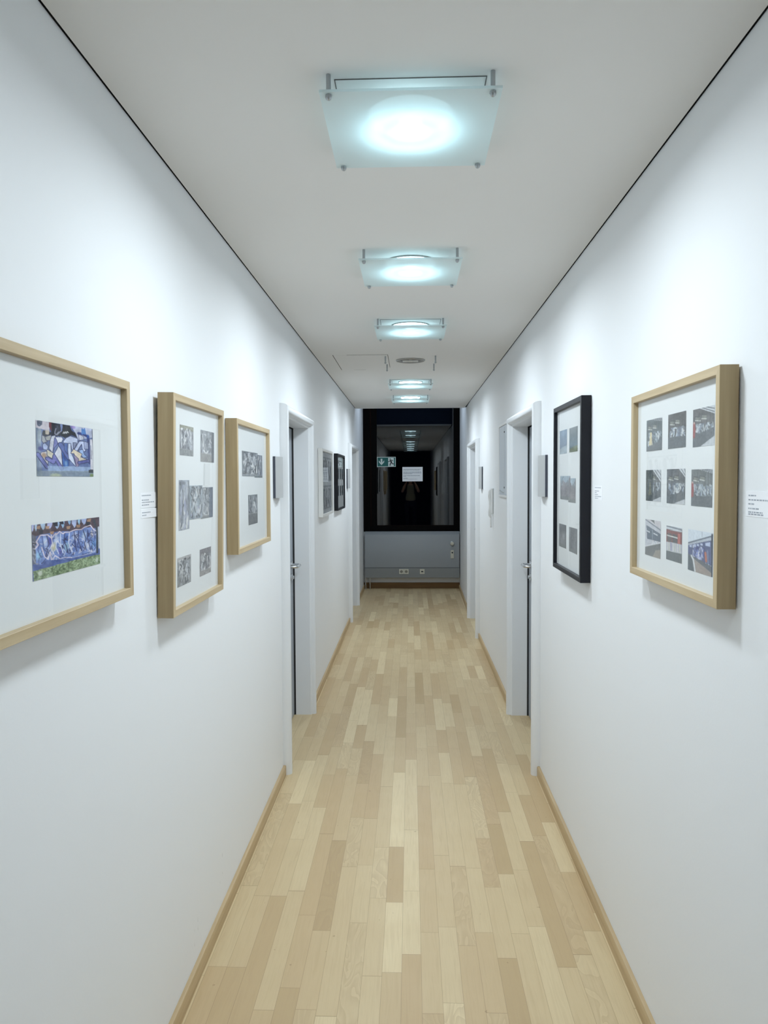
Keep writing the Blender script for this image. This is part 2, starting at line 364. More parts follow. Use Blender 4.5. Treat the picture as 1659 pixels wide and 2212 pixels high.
# ------------------------------------------------------------------ doors
def make_door(n, side, y0, y1, lever):
    s = 1 if side == 'left' else -1
    X0 = wx(side, y0)
    root = thing('door_%d' % n, None, None, (X0, (y0+y1)/2, 0), kind='structure')
    ym = (y0+y1)/2
    prof = [(0.0, -0.094), (0.0, 0.008), (0.004, 0.014), (0.013, 0.016), (0.015, 0.022), (0.016, 0.032), (0.021, 0.040), (0.029, 0.044),
            (0.045, 0.044), (0.054, 0.040), (0.060, 0.031), (0.064, 0.018), (0.065, 0.006), (0.065, -0.004), (0.050, -0.004), (0.008, -0.094)]
    bm = bmn()
    rings = []
    for st in range(4):
        ring = []
        for a, w in prof:
            y, z = [(y0-a, 0.0), (y0-a, ZOP+a), (y1+a, ZOP+a), (y1+a, 0.0)][st]
            ring.append((s*w, y-ym, z))
        rings.append(ring)
    rings_mesh(bm, rings)
    obj('door_frame', bm, 'casing', root, smooth=32)
    bm = bmn()
    box(bm, *sorted((-s*0.105, -s*0.145)), y0-ym+0.004, y1-ym-0.007, 0.006, ZOP-0.006)
    leaf = obj('door_leaf', bm, 'leaf', root, bevel=0.0015)
    bm = bmn(); box(bm, *sorted((-s*0.097, -s*0.14)), y0-ym-0.02, y1-ym+0.02, 0.0, ZOP+0.01)
    bmesh.ops.translate(bm, vec=(-s*0.055, 0, 0), verts=bm.verts[:])
    for q in ((y0-ym-0.012, y0-ym+0.001, 0.0, ZOP), (y1-ym-0.001, y1-ym+0.012, 0.0, ZOP), (y0-ym, y1-ym, ZOP-0.001, ZOP+0.012)):
        box(bm, *sorted((-s*0.0942, -s*0.160)), *q)
    obj('door_seal', bm, 'seal', root)
    # lever handle: neck, arm along the leaf, end bent back to the leaf
    yh, zh = y1-ym-0.085, 1.063
    bm = bmn()
    lathe(bm, [(0.026, 0.0), (0.026, 0.006), (0.020, 0.009), (0.0, 0.009)], 'X', (0, yh, zh), 20, True, False)
    if s < 0: bmesh.ops.scale(bm, vec=(-1, 1, 1), verts=bm.verts[:])
    pts = [(0.005, yh, zh), (0.045, yh, zh), (0.057, yh-0.006, zh), (0.062, yh-0.02, zh), (0.062, yh-0.10, zh), (0.058, yh-0.118, zh), (0.046, yh-0.126, zh), (0.018, yh-0.126, zh)]
    tube(bm, [(s*x, y, z) for x, y, z in pts], 0.0098, 12)
    h = obj('door_handle', bm, 'chrome', leaf, smooth=50); h.location = (-s*0.105, 0, 0)
    bm = bmn()
    lathe(bm, [(0.026, 0.0), (0.026, 0.006), (0.018, 0.010), (0.012, 0.010), (0.012, 0.018), (0.0, 0.018)], 'X', (0, yh, zh-0.085), 20, True, False)
    if s < 0: bmesh.ops.scale(bm, vec=(-1, 1, 1), verts=bm.verts[:])
    l = obj('door_lock', bm, 'chrome', leaf, smooth=40); l.location = (-s*0.105, 0, 0)
    return root
for n, (sd, a, b) in DOORS.items(): make_door(n, sd, a, b, True)

# ------------------------------------------------------------------ window at the end
WX0, WX1 = -0.708, 0.742
win = thing('window_1', None, None, (0, Y_WIN, 0.86), kind='structure')
bm = bmn()
zt = 3.05-0.86
box(bm, WX0, -0.605, -0.02, 0.06, 0, zt); box(bm, 0.648, WX1, -0.02, 0.06, 0, zt)
box(bm, -0.605, 0.648, -0.02, 0.06, 0, 0.088); box(bm, -0.605, 0.648, -0.02, 0.06, zt-0.06, zt)
box(bm, -0.590, -0.505, -0.012, 0.05, 0.088, zt-0.06)
obj('window_frame', bm, 'window_frame', win, bevel=0.003)
bm = bmn(); box(bm, -0.605, -0.590, -0.014, 0.05, 0.088, zt-0.06); box(bm, -0.505, 0.648, -0.008, 0.0, 0.088, 0.094)
obj('window_bead', bm, 'window_brown', win)
bm = bmn(); quad(bm, [(-0.505, 0.008, 0.088), (0.648, 0.008, 0.088), (0.648, 0.008, zt-0.06), (-0.505, 0.008, zt-0.06)])
obj('window_pane', bm, 'window_pane', win)

# ------------------------------------------------------------------ ceiling lights
LX, RS = 0.003, 0.1865
def make_light(lit=True, hatch=False):
    root = thing('ceiling_light', '-', 'ceiling light', (LX, 0, ZC))
    bm = bmn()
    if lit: lathe(bm, [(0.116, 0.0), (0.116, -0.004), (0.113, -0.006), (0.108, -0.005), (0.107, -0.002)], 'Z', (0, 0, 0), 48, False, False)
    else: lathe(bm, [(0.113, 0.0), (0.113, -0.004), (0.108, -0.009), (0.098, -0.011), (0.088, -0.009), (0.086, -0.003)], 'Z', (0, 0, 0), 40, False, False)
    obj('lamp_ring', bm, 'ring', root, smooth=60)
    bm = bmn()
    if lit:
        lathe(bm, [(0.107, -0.0010), (0.106, -0.008), (0.098, -0.014), (0.06, -0.018), (0.0, -0.019)], 'Z', (0, 0, 0), 40, False, False)
        obj('lamp_diffuser', bm, 'emit', root, smooth=60)
    else:
        lathe(bm, [(0.087, -0.0035), (0.05, -0.0015), (0.0, -0.001)], 'Z', (0, 0, 0), 40, False, False)
        obj('lamp_reflector', bm, 'reflector', root, smooth=60)
        bm = bmn()
        for dy in (-0.02, 0.02): tube(bm, [(0.0-0.06, dy, -0.007), (0.06, dy, -0.007)], 0.0055, 10)
        box(bm, -0.012, 0.012, -0.03, 0.03, -0.0105, -0.001)
        obj('lamp_tube', bm, 'bulb', root, smooth=40)
    for sx in (-1, 1):
        for sy in (-1, 1):
            bm = bmn(); x, y = sx*RS, sy*0.195
            lathe(bm, [(0.0055, 0.0), (0.0055, -0.0375)], 'Z', (x, y, 0), 14, True, True)
            lathe(bm, [(0.0046, -0.0375), (0.0046, -0.045), (0.0075, -0.0455), (0.0078, -0.050), (0.0062, -0.0545), (0.0030, -0.057), (0.0, -0.0575)], 'Z', (x, y, 0), 14, True, False)
            obj('rod', bm, 'dull_metal', root, smooth=40)
    if lit:
        bm = bmn(); h = 0.207; z0, z1 = -0.0445, -0.0385
        quad(bm, [(-h, -h, z0), (h, -h, z0), (h, h, z0), (-h, h, z0)])
        for a, b in (((-h, -h), (h, -h)), ((h, -h), (h, h)), ((h, h), (-h, h)), ((-h, h), (-h, -h))):
            quad(bm, [(a[0], a[1], z0), (b[0], b[1], z0), (b[0], b[1], z1), (a[0], a[1], z1)])
        obj('glass_sheet', bm, 'frosted', root)
        if hatch:
            bm = bmn(); a, b = 0.1755, 0.1735
            for q in ((-a, a, -a, -b), (-a, a, b, a), (-a, -b, -b, b), (b, a, -b, b)): box(bm, q[0], q[1], q[2], q[3], -0.0015, 0.0)
            obj('seam_line', bm, 'seam', root)
    return root
def add_area(y, k=1.0):
    d = bpy.data.lights.new('lamp_beam', 'AREA'); d.shape = 'DISK'; d.size = 0.26; d.energy = AREA_W*k
    d.spread = math.radians(AREA_SPREAD); d.color = (0.82, 0.925, 1.0)
    o = bpy.data.objects.new('lamp_beam', d); C.objects.link(o); o.location = (LX, y, ZC-0.062)
    return o
lab = {-2: 'square frosted glass ceiling light behind the camera position', -1: 'square frosted glass ceiling light just above the camera',
       0: 'lit square frosted glass ceiling light nearest the camera, on four steel rods',
       1: 'lit square frosted glass ceiling light, second along the corridor ceiling',
       2: 'lit square frosted glass ceiling light just before the unlit lamp without glass',
       3: 'unlit round ceiling lamp with four bare rods and no glass sheet',
       4: 'lit square frosted glass ceiling light just beyond the unlit lamp without glass',
       5: 'lit square frosted glass ceiling light farthest away, beside the end window'}
protos = {}
for k in range(-2, 6):
    y = 1.741 + 1.2965*k + 0.195
    lit, hatch = k != 3, k in (0, 2, 4)
    key = (lit, hatch)
    if key not in protos:
        protos[key] = r = make_light(lit, hatch); r.location = (LX, y, ZC)
    else:
        r = dup_tree(protos[key], (LX, y, ZC))
    tag(r, lab[k], 'ceiling light', 'square glass ceiling lights along the corridor')
    if lit: add_area(y, {-2: 0.05, -1: 0.45, 5: 1.0}.get(k, 1.0))
# cool strip light up in the window bay, above the level of the hung ceiling
d = bpy.data.lights.new('bay_light', 'AREA'); d.shape = 'RECTANGLE'; d.size = 1.2; d.size_y = 0.5; d.energy = 4.2; d.color = (0.66, 0.82, 1.0)
o = bpy.data.objects.new('bay_light', d); C.objects.link(o); o.location = (0, 10.3, 3.02)
# access hatch in the ceiling
t = thing('access_hatch', 'white access hatch panel flush in the ceiling left of the unlit lamp', 'hatch', (-0.368, 5.93, ZC))
bm = bmn()
box(bm, -0.205, -0.201, -0.37, 0.37, -0.0016, 0); box(bm, 0.202, 0.205, -0.37, 0.25, -0.0016, 0)
box(bm, 0.0-0.10, 0.205, -0.372, -0.3705, -0.0016, 0); box(bm, -0.10, 0.0, 0.37, 0.3715, -0.0016, 0)
obj('seam', bm, 'seam', t)
bm = bmn(); box(bm, -0.2005, 0.2015, -0.370, 0.370, -0.001, 0)
obj('hatch_panel', bm, 'ceiling', t)

# ------------------------------------------------------------------ painting the prints (colours per grid point)
class Canvas:
    def __init__(s, w, h, base=(128, 128, 128), seed=0):
        s.w, s.h = w, h; s.a = np.zeros((h, w, 3)) + np.array(base, float)
        s.U, s.V = np.meshgrid((np.arange(w)+0.5)/w, (np.arange(h)+0.5)/h); s.r = np.random.RandomState(seed)
    def blend(s, mask, c, al=1.0):
        m = (mask*al)[..., None]; s.a = s.a*(1-m) + np.array(c, float)*m
    def poly(s, pts, c, al=1.0, edge=None, ew=0.012):
        x, y = s.U, s.V; ins = np.zeros(x.shape, bool); n = len(pts)
        for i in range(n):
            x0, y0 = pts[i]; x1, y1 = pts[(i+1) % n]
            if y0 == y1: continue
            ins ^= ((y0 > y) != (y1 > y)) & (x < (x1-x0)*(y-y0)/(y1-y0)+x0)
        s.blend(ins.astype(float), c, al)
        if edge: s.stroke(list(pts)+[pts[0]], edge, ew)
    def stroke(s, pts, c, w, al=1.0):
        d = np.full(s.U.shape, 9.0)
        for (x0, y0), (x1, y1) in zip(pts, pts[1:]):
            dx, dy = x1-x0, y1-y0; L2 = dx*dx+dy*dy+1e-9
            t = np.clip(((s.U-x0)*dx+(s.V-y0)*dy)/L2, 0, 1)
            d = np.minimum(d, np.hypot(s.U-x0-t*dx, s.V-y0-t*dy))
        px = 0.7/min(s.w, s.h)
        s.blend(np.clip((w/2-d)/px+0.5, 0, 1), c, al)
    def blob(s, x, y, rx, ry, c, al=1.0, soft=0.5):
        d = np.hypot((s.U-x)/rx, (s.V-y)/ry); s.blend(np.clip((1-d)/soft, 0, 1), c, al)
    def vnoise(s, nx, ny):
        g = s.r.rand(ny+2, nx+2); X = s.U*nx; Y = s.V*ny
        i, j = X.astype(int), Y.astype(int); fx, fy = X-i, Y-j; fx = fx*fx*(3-2*fx); fy = fy*fy*(3-2*fy)
        return (g[j, i]*(1-fx)+g[j, i+1]*fx)*(1-fy) + (g[j+1, i]*(1-fx)+g[j+1, i+1]*fx)*fy
    def noise(s, nx, ny, amt, mask=None):
        n = (s.vnoise(nx, ny)-0.5)*2*amt
        if mask is not None: n = n*mask
        s.a = s.a + n[..., None]
    def tags(s, u0, u1, v0, v1, n, cols, w=0.02, size=0.12):
        for _ in range(n):
            u, v = s.r.uniform(u0, u1), s.r.uniform(v0, v1); p = [(u, v)]
            for _k in range(s.r.randint(2, 5)):
                u = np.clip(u+s.r.uniform(-size, size)*0.8, u0, u1); v = np.clip(v+s.r.uniform(-size, size)*1.5, v0, v1); p.append((u, v))
            s.stroke(p, cols[s.r.randint(len(cols))], w*s.r.uniform(0.6, 1.4), s.r.uniform(0.6, 1))
    def fade(s, c, al): s.a = s.a*(1-al)+np.array(c, float)*al
    def out(s):
        a = np.clip(s.a, 0, 255)/255.0
        return np.where(a <= 0.04045, a/12.92, ((a+0.055)/1.055)**2.4)

def qmap(tl, tr, br, bl, z0, z1):
    """traced outline points -> u, v on the print (first undo the perspective along the print)"""
    def f(x, y):
        lx = (x-(tl[0]+bl[0])/2)/((tr[0]+br[0])/2-(tl[0]+bl[0])/2)
        yy = 1.0/((1-lx)/z0 + lx/z1); u = (yy-z0)/(z1-z0)
        top = tl[1]+(tr[1]-tl[1])*lx; bot = bl[1]+(br[1]-bl[1])*lx
        return (u, (y-top)/(bot-top))
    return lambda pts: [f(x, y) for x, y in pts]

def print_blue_wall():
    c = Canvas(150, 124, (98, 116, 168), 3)
    q = qmap((130, 145), (1385, 325), (1405, 1400), (135, 1395), 1.345, 1.589)
    nav = (38, 44, 92); P = lambda pts, col, e=nav, w=0.010: c.poly(q(pts), col, 1, e, w)
    c.noise(9, 6, 26)
    c.poly(q([(130, 320), (260, 330), (230, 900), (260, 1395), (130, 1395)]), (118, 132, 158)); c.blob(0.06, 0.28, 0.05, 0.16, (190, 200, 205), .7)
    c.poly(q([(130, 140), (430, 195), (440, 390), (280, 350), (130, 315)]), (206, 196, 206))
    c.stroke(q([(180, 180), (190, 260), (215, 275), (260, 240), (265, 180), (210, 170)]), (60, 70, 95), 0.028); c.blob(*q([(215, 215)])[0], .03, .03, (40, 50, 80))
    c.poly(q([(905, 255), (1390, 320), (1390, 520), (1060, 580), (1010, 420)]), (192, 196, 222)); c.blob(*q([(960, 295)])[0], .06, .04, (140, 110, 190), .7)
    c.poly(q([(425, 190), (500, 200), (480, 400), (430, 300)]), (108, 42, 54))
    c.poly(q([(490, 200), (680, 230), (700, 500), (330, 520), (270, 460), (300, 370), (460, 420), (480, 390)]), (26, 30, 48)); c.tags(.3, .45, .05, .22, 8, [(90, 95, 130), (150, 150, 170)], .012, .06)
    c.poly(q([(340, 370), (440, 380), (420, 470), (350, 460)]), (196, 180, 165))
    P([(265, 480), (340, 510), (390, 620), (300, 660), (260, 610)], (176, 176, 180)); P([(330, 520), (480, 470), (470, 600), (360, 600)], (168, 166, 164))
    c.blob(*q([(235, 780)])[0], .05, .05, (58, 60, 130)); P([(275, 690), (330, 650), (400, 720), (380, 850), (340, 800), (290, 800)], (176, 188, 228))
    P([(240, 860), (400, 830), (410, 900), (385, 1165), (220, 950)], (214, 208, 212)); c.blob(*q([(300, 930)])[0], .05, .06, (170, 130, 95), .8)
    c.stroke(q([(165, 900), (370, 1190)]), nav, 0.075); c.stroke(q([(165, 900), (370, 1190)]), (98, 104, 172), 0.048)
    P([(480, 500), (570, 480), (560, 640), (500, 880), (420, 780), (440, 620)], (206, 206, 218)); P([(370, 790), (520, 880), (500, 1010), (370, 930)], (222, 212, 190))
    c.stroke(q([(375, 1000), (510, 1080), (545, 940), (690, 1215)]), nav, 0.078); c.stroke(q([(375, 1000), (510, 1080), (545, 940), (690, 1215)]), (104, 104, 176), 0.052)
    P([(545, 540), (620, 570), (610, 680), (540, 760), (500, 870)], (108, 112, 176)); P([(560, 520), (700, 515), (740, 560), (650, 740), (690, 770), (710, 1180), (535, 890), (640, 700)], (224, 224, 238))
    P([(690, 790), (860, 990), (850, 1180), (725, 1210)], (44, 96, 178)); c.blob(*q([(770, 960)])[0], .03, .1, (24, 62, 140)); c.blob(*q([(790, 1100)])[0], .03, .06, (120, 160, 210))
    c.stroke(q([(680, 690), (860, 980)]), nav, 0.10); c.stroke(q([(680, 690), (860, 980)]), (84, 100, 168), 0.07)
    c.poly(q([(735, 235), (890, 262), (930, 380), (1010, 420), (1060, 540), (920, 470), (780, 540), (690, 500), (690, 420), (725, 370)]), (22, 24, 36))
    c.stroke(q([(740, 440), (755, 405), (775, 440), (790, 400), (815, 435), (830, 395), (860, 420)]), (220, 220, 225), 0.014)
    P([(740, 610), (800, 540), (900, 490), (1060, 550), (1060, 640), (1010, 790), (925, 800), (905, 660), (740, 650)], (206, 214, 244)); P([(840, 660), (905, 655), (905, 860), (965, 1000), (1015, 1190), (850, 1000), (835, 820)], (216, 224, 248))
    P([(955, 640), (1030, 640), (1010, 780), (955, 770)], (150, 156, 190)); P([(760, 650), (840, 660), (830, 900), (760, 800)], (92, 118, 186))
    P([(1080, 440), (1190, 500), (1200, 570), (1090, 590)], (204, 206, 224)); c.stroke(q([(1080, 430), (1160, 440), (1290, 500), (1310, 1090)]), (38, 52, 120), 0.05)
    c.poly(q([(1150, 450), (1140, 340), (1165, 310), (1185, 345), (1225, 300), (1250, 450)]), (66, 118, 190)); c.blob(*q([(1285, 500)])[0], .035, .05, (36, 84, 168))
    c.stroke(q([(1010, 810), (1115, 640), (1180, 640), (1195, 800)]), nav, 0.085); c.stroke(q([(1010, 810), (1115, 640), (1180, 640), (1195, 800)]), (202, 210, 244), 0.052)
    P([(1200, 600), (1290, 640), (1290, 780), (1200, 780)], (176, 184, 222)); P([(1080, 800), (1170, 790), (1200, 900), (1270, 960), (1180, 980), (1110, 900)], (150, 178, 226))
    P([(895, 880), (960, 780), (1150, 890), (1120, 960), (1260, 1010), (1075, 1080), (965, 880)], (226, 208, 182)); P([(965, 900), (1070, 1000), (1070, 1160), (1015, 1190)], (152, 134, 168))
    c.stroke(q([(1080, 1085), (1275, 1045)]), nav, 0.07); c.stroke(q([(1080, 1085), (1275, 1045)]), (92, 94, 164), 0.045)
    c.poly(q([(1330, 560), (1385, 560), (1395, 1240), (1330, 1230)]), (216, 212, 222)); c.stroke(q([(1382, 340), (1395, 1240)]), (46, 52, 70), 0.012); c.stroke(q([(1345, 700), (1350, 1000)]), (120, 124, 140), 0.015)
    c.poly(q([(380, 1165), (1030, 1170), (1330, 1180), (1330, 1290), (380, 1290)]), (160, 182, 218), .8); c.noise(14, 10, 22)
    c.poly(q([(130, 1270), (1420, 1270), (1420, 1420), (130, 1420)]), (132, 144, 150), .7); c.blob(.3, .985, .12, .06, (190, 195, 160), .8); c.poly(q([(1290, 1240), (1400, 1230), (1400, 1310), (1290, 1310)]), (34, 40, 52)); c.blob(.96, .97, .05, .05, (120, 140, 90))
    c.noise(40, 34, 12)
    return c.out()
def print_blue_mural():
    c = Canvas(176, 120, (96, 116, 178), 5)
    q = qmap((110, 285), (1540, 115), (1560, 1090), (165, 1470), 1.321, 1.614)
    c.noise(10, 7, 30)
    c.poly(q([(110, 270), (1545, 100), (1545, 330), (1180, 400), (700, 420), (350, 480), (240, 520), (120, 560)]), (72, 50, 62))
    for x, w, h in ((150, 90, 150), (230, 60, 150), (380, 100, 140), (520, 120, 130), (670, 130, 150), (790, 80, 150), (930, 60, 100), (1030, 110, 170), (1130, 60, 120), (1230, 110, 130)):
        ty = 285-170*(x-110)/1430; c.poly(q([(x-w/2, ty), (x+w/2, ty-5), (x+w*0.3, ty+h*0.7), (x, ty+h), (x-w*0.45, ty+h*0.5)]), (150+c.r.randint(35), 176+c.r.randint(25), 222))
    for x, y in ((280, 340), (470, 340), (560, 450), (900, 340), (1110, 310), (1330, 190)): c.poly(q([(x-40, y-20), (x+50, y-40), (x+30, y+30), (x-30, y+30)]), (168, 128, 100))
    for x, y in ((640, 270), (760, 230), (1310, 260), (330, 430)): c.poly(q([(x-50, y-30), (x+40, y-50), (x+50, y+40), (x-30, y+50)]), (24, 24, 44))
    c.poly(q([(110, 480), (230, 520), (210, 1100), (150, 1120)]), (96, 98, 116)); c.tags(0, .08, .3, .75, 14, [(50, 50, 70), (160, 160, 175)], .015, .1)
    body = [(240, 620), (340, 500), (480, 500), (550, 540), (700, 440), (800, 460), (930, 440), (1080, 400), (1180, 390), (1240, 340), (1380, 330), (1500, 430), (1480, 700), (1440, 860), (1000, 960), (540, 1050), (350, 1100), (220, 1080), (210, 770)]
    c.poly(q(body), (112, 136, 200))
    for x, y, col in ((280, 920, (150, 200, 232)), (420, 640, (186, 200, 230)), (650, 590, (196, 206, 236)), (870, 560, (70, 110, 190)), (1040, 520, (206, 208, 226)), (1230, 500, (186, 206, 236)), (1400, 460, (214, 200, 200)), (1420, 680, (92, 150, 206)), (590, 740, (214, 206, 160)), (860, 740, (140, 176, 200)), (1300, 700, (206, 212, 236)), (720, 830, (104, 104, 186)), (520, 620, (56, 60, 160))):
        u, v = q([(x, y)])[0]; c.blob(u, v, .05, .11, col, .9, .6)
    cols = [(34, 40, 90), (40, 46, 100), (210, 216, 240), (228, 222, 234), (60, 80, 150)]
    c.tags(.08, .93, .3, .72, 95, cols, .011, .055)
    for x in range(260, 1420, 95):
        y = 860-(x-260)*0.14; c.stroke(q([(x, y-330), (x+c.r.randint(-30, 60), y-150), (x+c.r.randint(-40, 30), y-60), (x+50, y+80)]), cols[c.r.randint(5)], .013)
    c.stroke(q([(215, 770), (270, 700), (230, 640), (320, 500), (380, 500), (470, 490), (550, 560), (640, 460), (660, 480), (720, 420), (790, 470), (830, 440), (930, 430), (1000, 400), (1060, 380), (1170, 380), (1240, 330), (1360, 290), (1420, 370), (1500, 430)]), (226, 210, 224), .018)
    c.stroke(q([(340, 750), (400, 950), (470, 1000), (510, 850), (540, 1020), (620, 920), (720, 990), (800, 960), (960, 960)]), (222, 210, 226), .014)
    c.stroke(q([(520, 1060), (1000, 970), (1360, 880)]), (206, 206, 226), .02)
    c.poly(q([(150, 1110), (350, 1110), (400, 1020), (820, 1000), (1380, 880), (1560, 860), (1560, 930), (900, 1040), (400, 1190), (160, 1260)]), (72, 92, 156)); c.noise(20, 14, 18)
    c.stroke(q([(1430, 180), (1500, 400), (1490, 860)]), (44, 52, 66), .035); c.stroke(q([(1530, 330), (1535, 760)]), (200, 204, 216), .03)
    m = Canvas(176, 120, (0, 0, 0)); m.poly(q([(150, 1250), (400, 1180), (820, 1070), (1100, 990), (1560, 890), (1570, 1100), (160, 1480)]), (1, 1, 1)); m = m.a[..., 0]
    c.blend(m, (122, 142, 104)); c.noise(60, 40, 44, m); c.noise(24, 10, 26, m)
    c.blend(np.clip(c.vnoise(70, 50)-.6, 0, 1)*2*m, (190, 205, 160))
    c.blob(*q([(300, 1290)])[0], .035, .06, (206, 214, 196)); c.blob(*q([(1480, 1010)])[0], .03, .07, (196, 208, 190)); c.blob(*q([(890, 1130)])[0], .012, .1, (70, 86, 60), .7)
    c.noise(50, 40, 10)
    return c.out()
def print_grey(seed, base=(128, 128, 134), floor=None, sky=None, lite=34, blue=0, dark_right=None, w=44, h=56):
    c = Canvas(w, h, base, seed); c.noise(4, 5, 22)
    if sky: c.poly([(0, 0), (1, 0), (1, sky[0]), (0, sky[0])], sky[1])
    tones = [(62, 66, 74), (90, 94, 100), (186, 188, 192), (206, 206, 206), (160, 164, 172+blue)]
    c.tags(.08, .92, (sky[0]*0.8 if sky else .06), (floor[0] if floor else .95), lite, tones, .05, .16)
    if floor:
        c.poly([(0, floor[0]), (1, floor[0]+.02), (1, 1), (0, 1)], floor[1]); c.stroke([(0, floor[0]), (1, floor[0]+.02)], (150, 150, 150), .02)
    if dark_right: c.poly([(dark_right[0], 0), (1, 0), (1, 1), (dark_right[0], 1)], dark_right[1], .85)
    c.noise(12, 14, 16); c.noise(30, 34, 10)
    m = c.a.mean(axis=(0, 1)); c.a = (c.a-m)*1.25+m; c.fade((150, 156, 164), 0.06)
    return c.out()
def print_train(seed, tone=(86, 88, 90), roof=None, red=None, tan=None, dark_left=None, ground=.72, slope=-.12, blue=True, w=48, h=60, white_wedge=True, windows=True):
    c = Canvas(w, h, tone, seed); c.noise(5, 7, 16)
    if windows:
        for u, v in ((.12, .2), (.42, .18)): c.poly([(u, v), (u+.24, v+.03), (u+.24, v+.12), (u, v+.1)], (126, 126, 118), 1, (60, 62, 64), .02); c.stroke([(u, v+.1), (u+.24, v+.13)], (214, 214, 206), .025)
        for u in (.3, .66, .8, .92): c.stroke([(u, .1), (u, .45)], (66, 68, 68), .02)
    if roof: c.poly([(roof[0], 0), (1, 0), (1, roof[1])], (214, 216, 220)); c.stroke([(roof[0]+.12, 0), (1, roof[1]*0.8)], (90, 92, 98), .025); c.stroke([(roof[0]+.3, 0), (1, roof[1]*0.45)], (90, 92, 98), .025)
    cols = [(208, 214, 218), (182, 194, 202), (152, 164, 182), (228, 230, 230), (104, 112, 130), (70, 74, 80)] if blue else [(206, 206, 210), (176, 160, 170), (226, 222, 222), (130, 120, 140)]
    c.tags(.12, .96, .42, ground+.02, 52, cols, .032, .10)
    c.poly([(0, ground), (1, ground+slope), (1, 1), (0, 1)], (92, 96, 100))
    if white_wedge: c.poly([(.35, 1), (1, ground+slope+.22), (1, 1)], (206, 208, 212))
    if red: c.stroke([(.06, .4), (.08, .56), (.06, .7)], red, .12); c.blob(.07, .36, .05, .04, (206, 170, 160))
    if tan: c.stroke([(.3, .46), (.3, .62), (.24, .76)], (226, 206, 156), .12); c.stroke([(.33, .6), (.36, .78)], (214, 194, 150), .07)
    if dark_left: c.poly([(0, 0), (dark_left, 0), (dark_left, 1), (0, 1)], (14, 26, 26), .6)
    c.noise(24, 30, 12); c.fade((168, 176, 182), .16)
    return c.out()
def print_white_train():
    c = Canvas(48, 60, (196, 198, 206), 31)
    c.poly([(0, 0), (1, .2), (1, 0)], (206, 200, 204)); c.stroke([(0, .02), (1, .24)], (110, 116, 130), .03); c.poly([(.3, 0), (.6, 0), (.62, .1)], (110, 112, 110))
    c.poly([(.08, .17), (1, .34), (1, .55), (.14, .55)], (88, 100, 114)); c.stroke([(.12, .33), (.3, .35)], (220, 222, 226), .03); c.stroke([(.56, .36), (.8, .39)], (220, 222, 226), .03); c.stroke([(.48, .28), (.48, .55)], (150, 160, 172), .03)
    c.tags(.35, .85, .56, .68, 14, [(150, 130, 150), (130, 140, 170), (200, 180, 190), (236, 236, 240)], .03, .07)
    c.poly([(0, .78), (1, .58), (1, 1), (0, 1)], (104, 106, 106)); c.stroke([(0, .77), (1, .57)], (226, 226, 230), .03); c.poly([(.5, 1), (.7, .8), (1, .75), (1, 1)], (150, 142, 132)); c.noise(20, 24, 9)
    c.fade((190, 196, 204), .12); return c.out()
def print_red_train():
    c = Canvas(48, 60, (150, 150, 152), 32)
    c.poly([(0, 0), (1, 0), (1, .12), (0, .1)], (210, 214, 220)); c.stroke([(0, .02), (1, .06)], (120, 126, 136), .04)
    c.poly([(0, .12), (1, .14), (1, .5), (0, .5)], (128, 74, 72)); c.poly([(.08, .22), (.36, .22), (.36, .46), (.08, .46)], (92, 88, 88)); c.poly([(.42, .22), (.7, .23), (.7, .46), (.42, .46)], (84, 84, 88))
    c.stroke([(.06, .29), (.72, .31)], (232, 232, 226), .03); c.poly([(.74, .18), (.9, .18), (.9, .5), (.74, .5)], (190, 104, 96))
    c.poly([(0, .48), (1, .46), (1, .72), (0, .74)], (188, 188, 200))
    for u in (.1, .2, .32, .46, .58, .72, .86): c.stroke([(u, .5), (u+.02, .72)], [(150, 146, 176), (220, 218, 214), (206, 206, 190)][int(u*10) % 3], .06)
    c.poly([(0, .73), (1, .71), (1, 1), (0, 1)], (96, 102, 104)); c.stroke([(0, .73), (1, .71)], (206, 208, 210), .02); c.noise(20, 24, 8)
    c.fade((190, 196, 204), .12); return c.out()
def print_blue_train():
    c = Canvas(56, 62, (222, 230, 240), 33)
    c.poly([(0, .36), (.95, .09), (.95, .18), (0, .40)], (190, 196, 206)); c.stroke([(0, .35), (.95, .08)], (84, 92, 108), .03)
    c.poly([(0, .40), (.95, .17), (1, .75), (0, .62)], (82, 90, 130)); c.tags(.22, .66, .38, .66, 26, [(110, 124, 196), (190, 196, 226), (220, 224, 236), (60, 66, 120)], .03, .08)
    for u in (.08, .26, .38, .52): c.poly([(u, .4-u*.2), (u+.08, .39-u*.2), (u+.08, .45-u*.2), (u, .45-u*.2)], (190, 200, 226))
    c.poly([(.72, .26), (.9, .22), (.9, .32), (.72, .33)], (196, 206, 236)); c.stroke([(.72, .5), (.75, .66)], (190, 110, 88), .08); c.stroke([(.8, .44), (.83, .7)], (120, 130, 160), .05)
    c.poly([(0, .60), (1, .76), (1, 1), (0, 1)], (98, 102, 108)); c.poly([(.3, 1), (.22, .68), (1, .92), (1, 1)], (164, 150, 142)); c.stroke([(.16, .64), (.24, .72), (.32, 1)], (226, 228, 230), .06); c.poly([(0, .64), (.14, .66), (.24, 1), (0, 1)], (90, 98, 104))
    c.stroke([(.965, .06), (.985, 1)], (52, 58, 72), .07); c.stroke([(.58, .03), (.58, .14)], (150, 156, 166), .015); c.noise(22, 24, 8)
    c.fade((190, 196, 204), .10); return c.out()
def print_view(seed, top, mid, low, hor):
    c = Canvas(36, 48, mid, seed); t = np.clip(c.V/hor, 0, 1)[..., None]
    c.a = np.array(top, float)*(1-t)+np.array(mid, float)*t
    c.poly([(0, hor+.14), (.4, hor+.05), (1, hor), (1, 1), (0, 1)], low); c.noise(4, 6, 16); c.noise(14, 18, 9)
    return c.out()
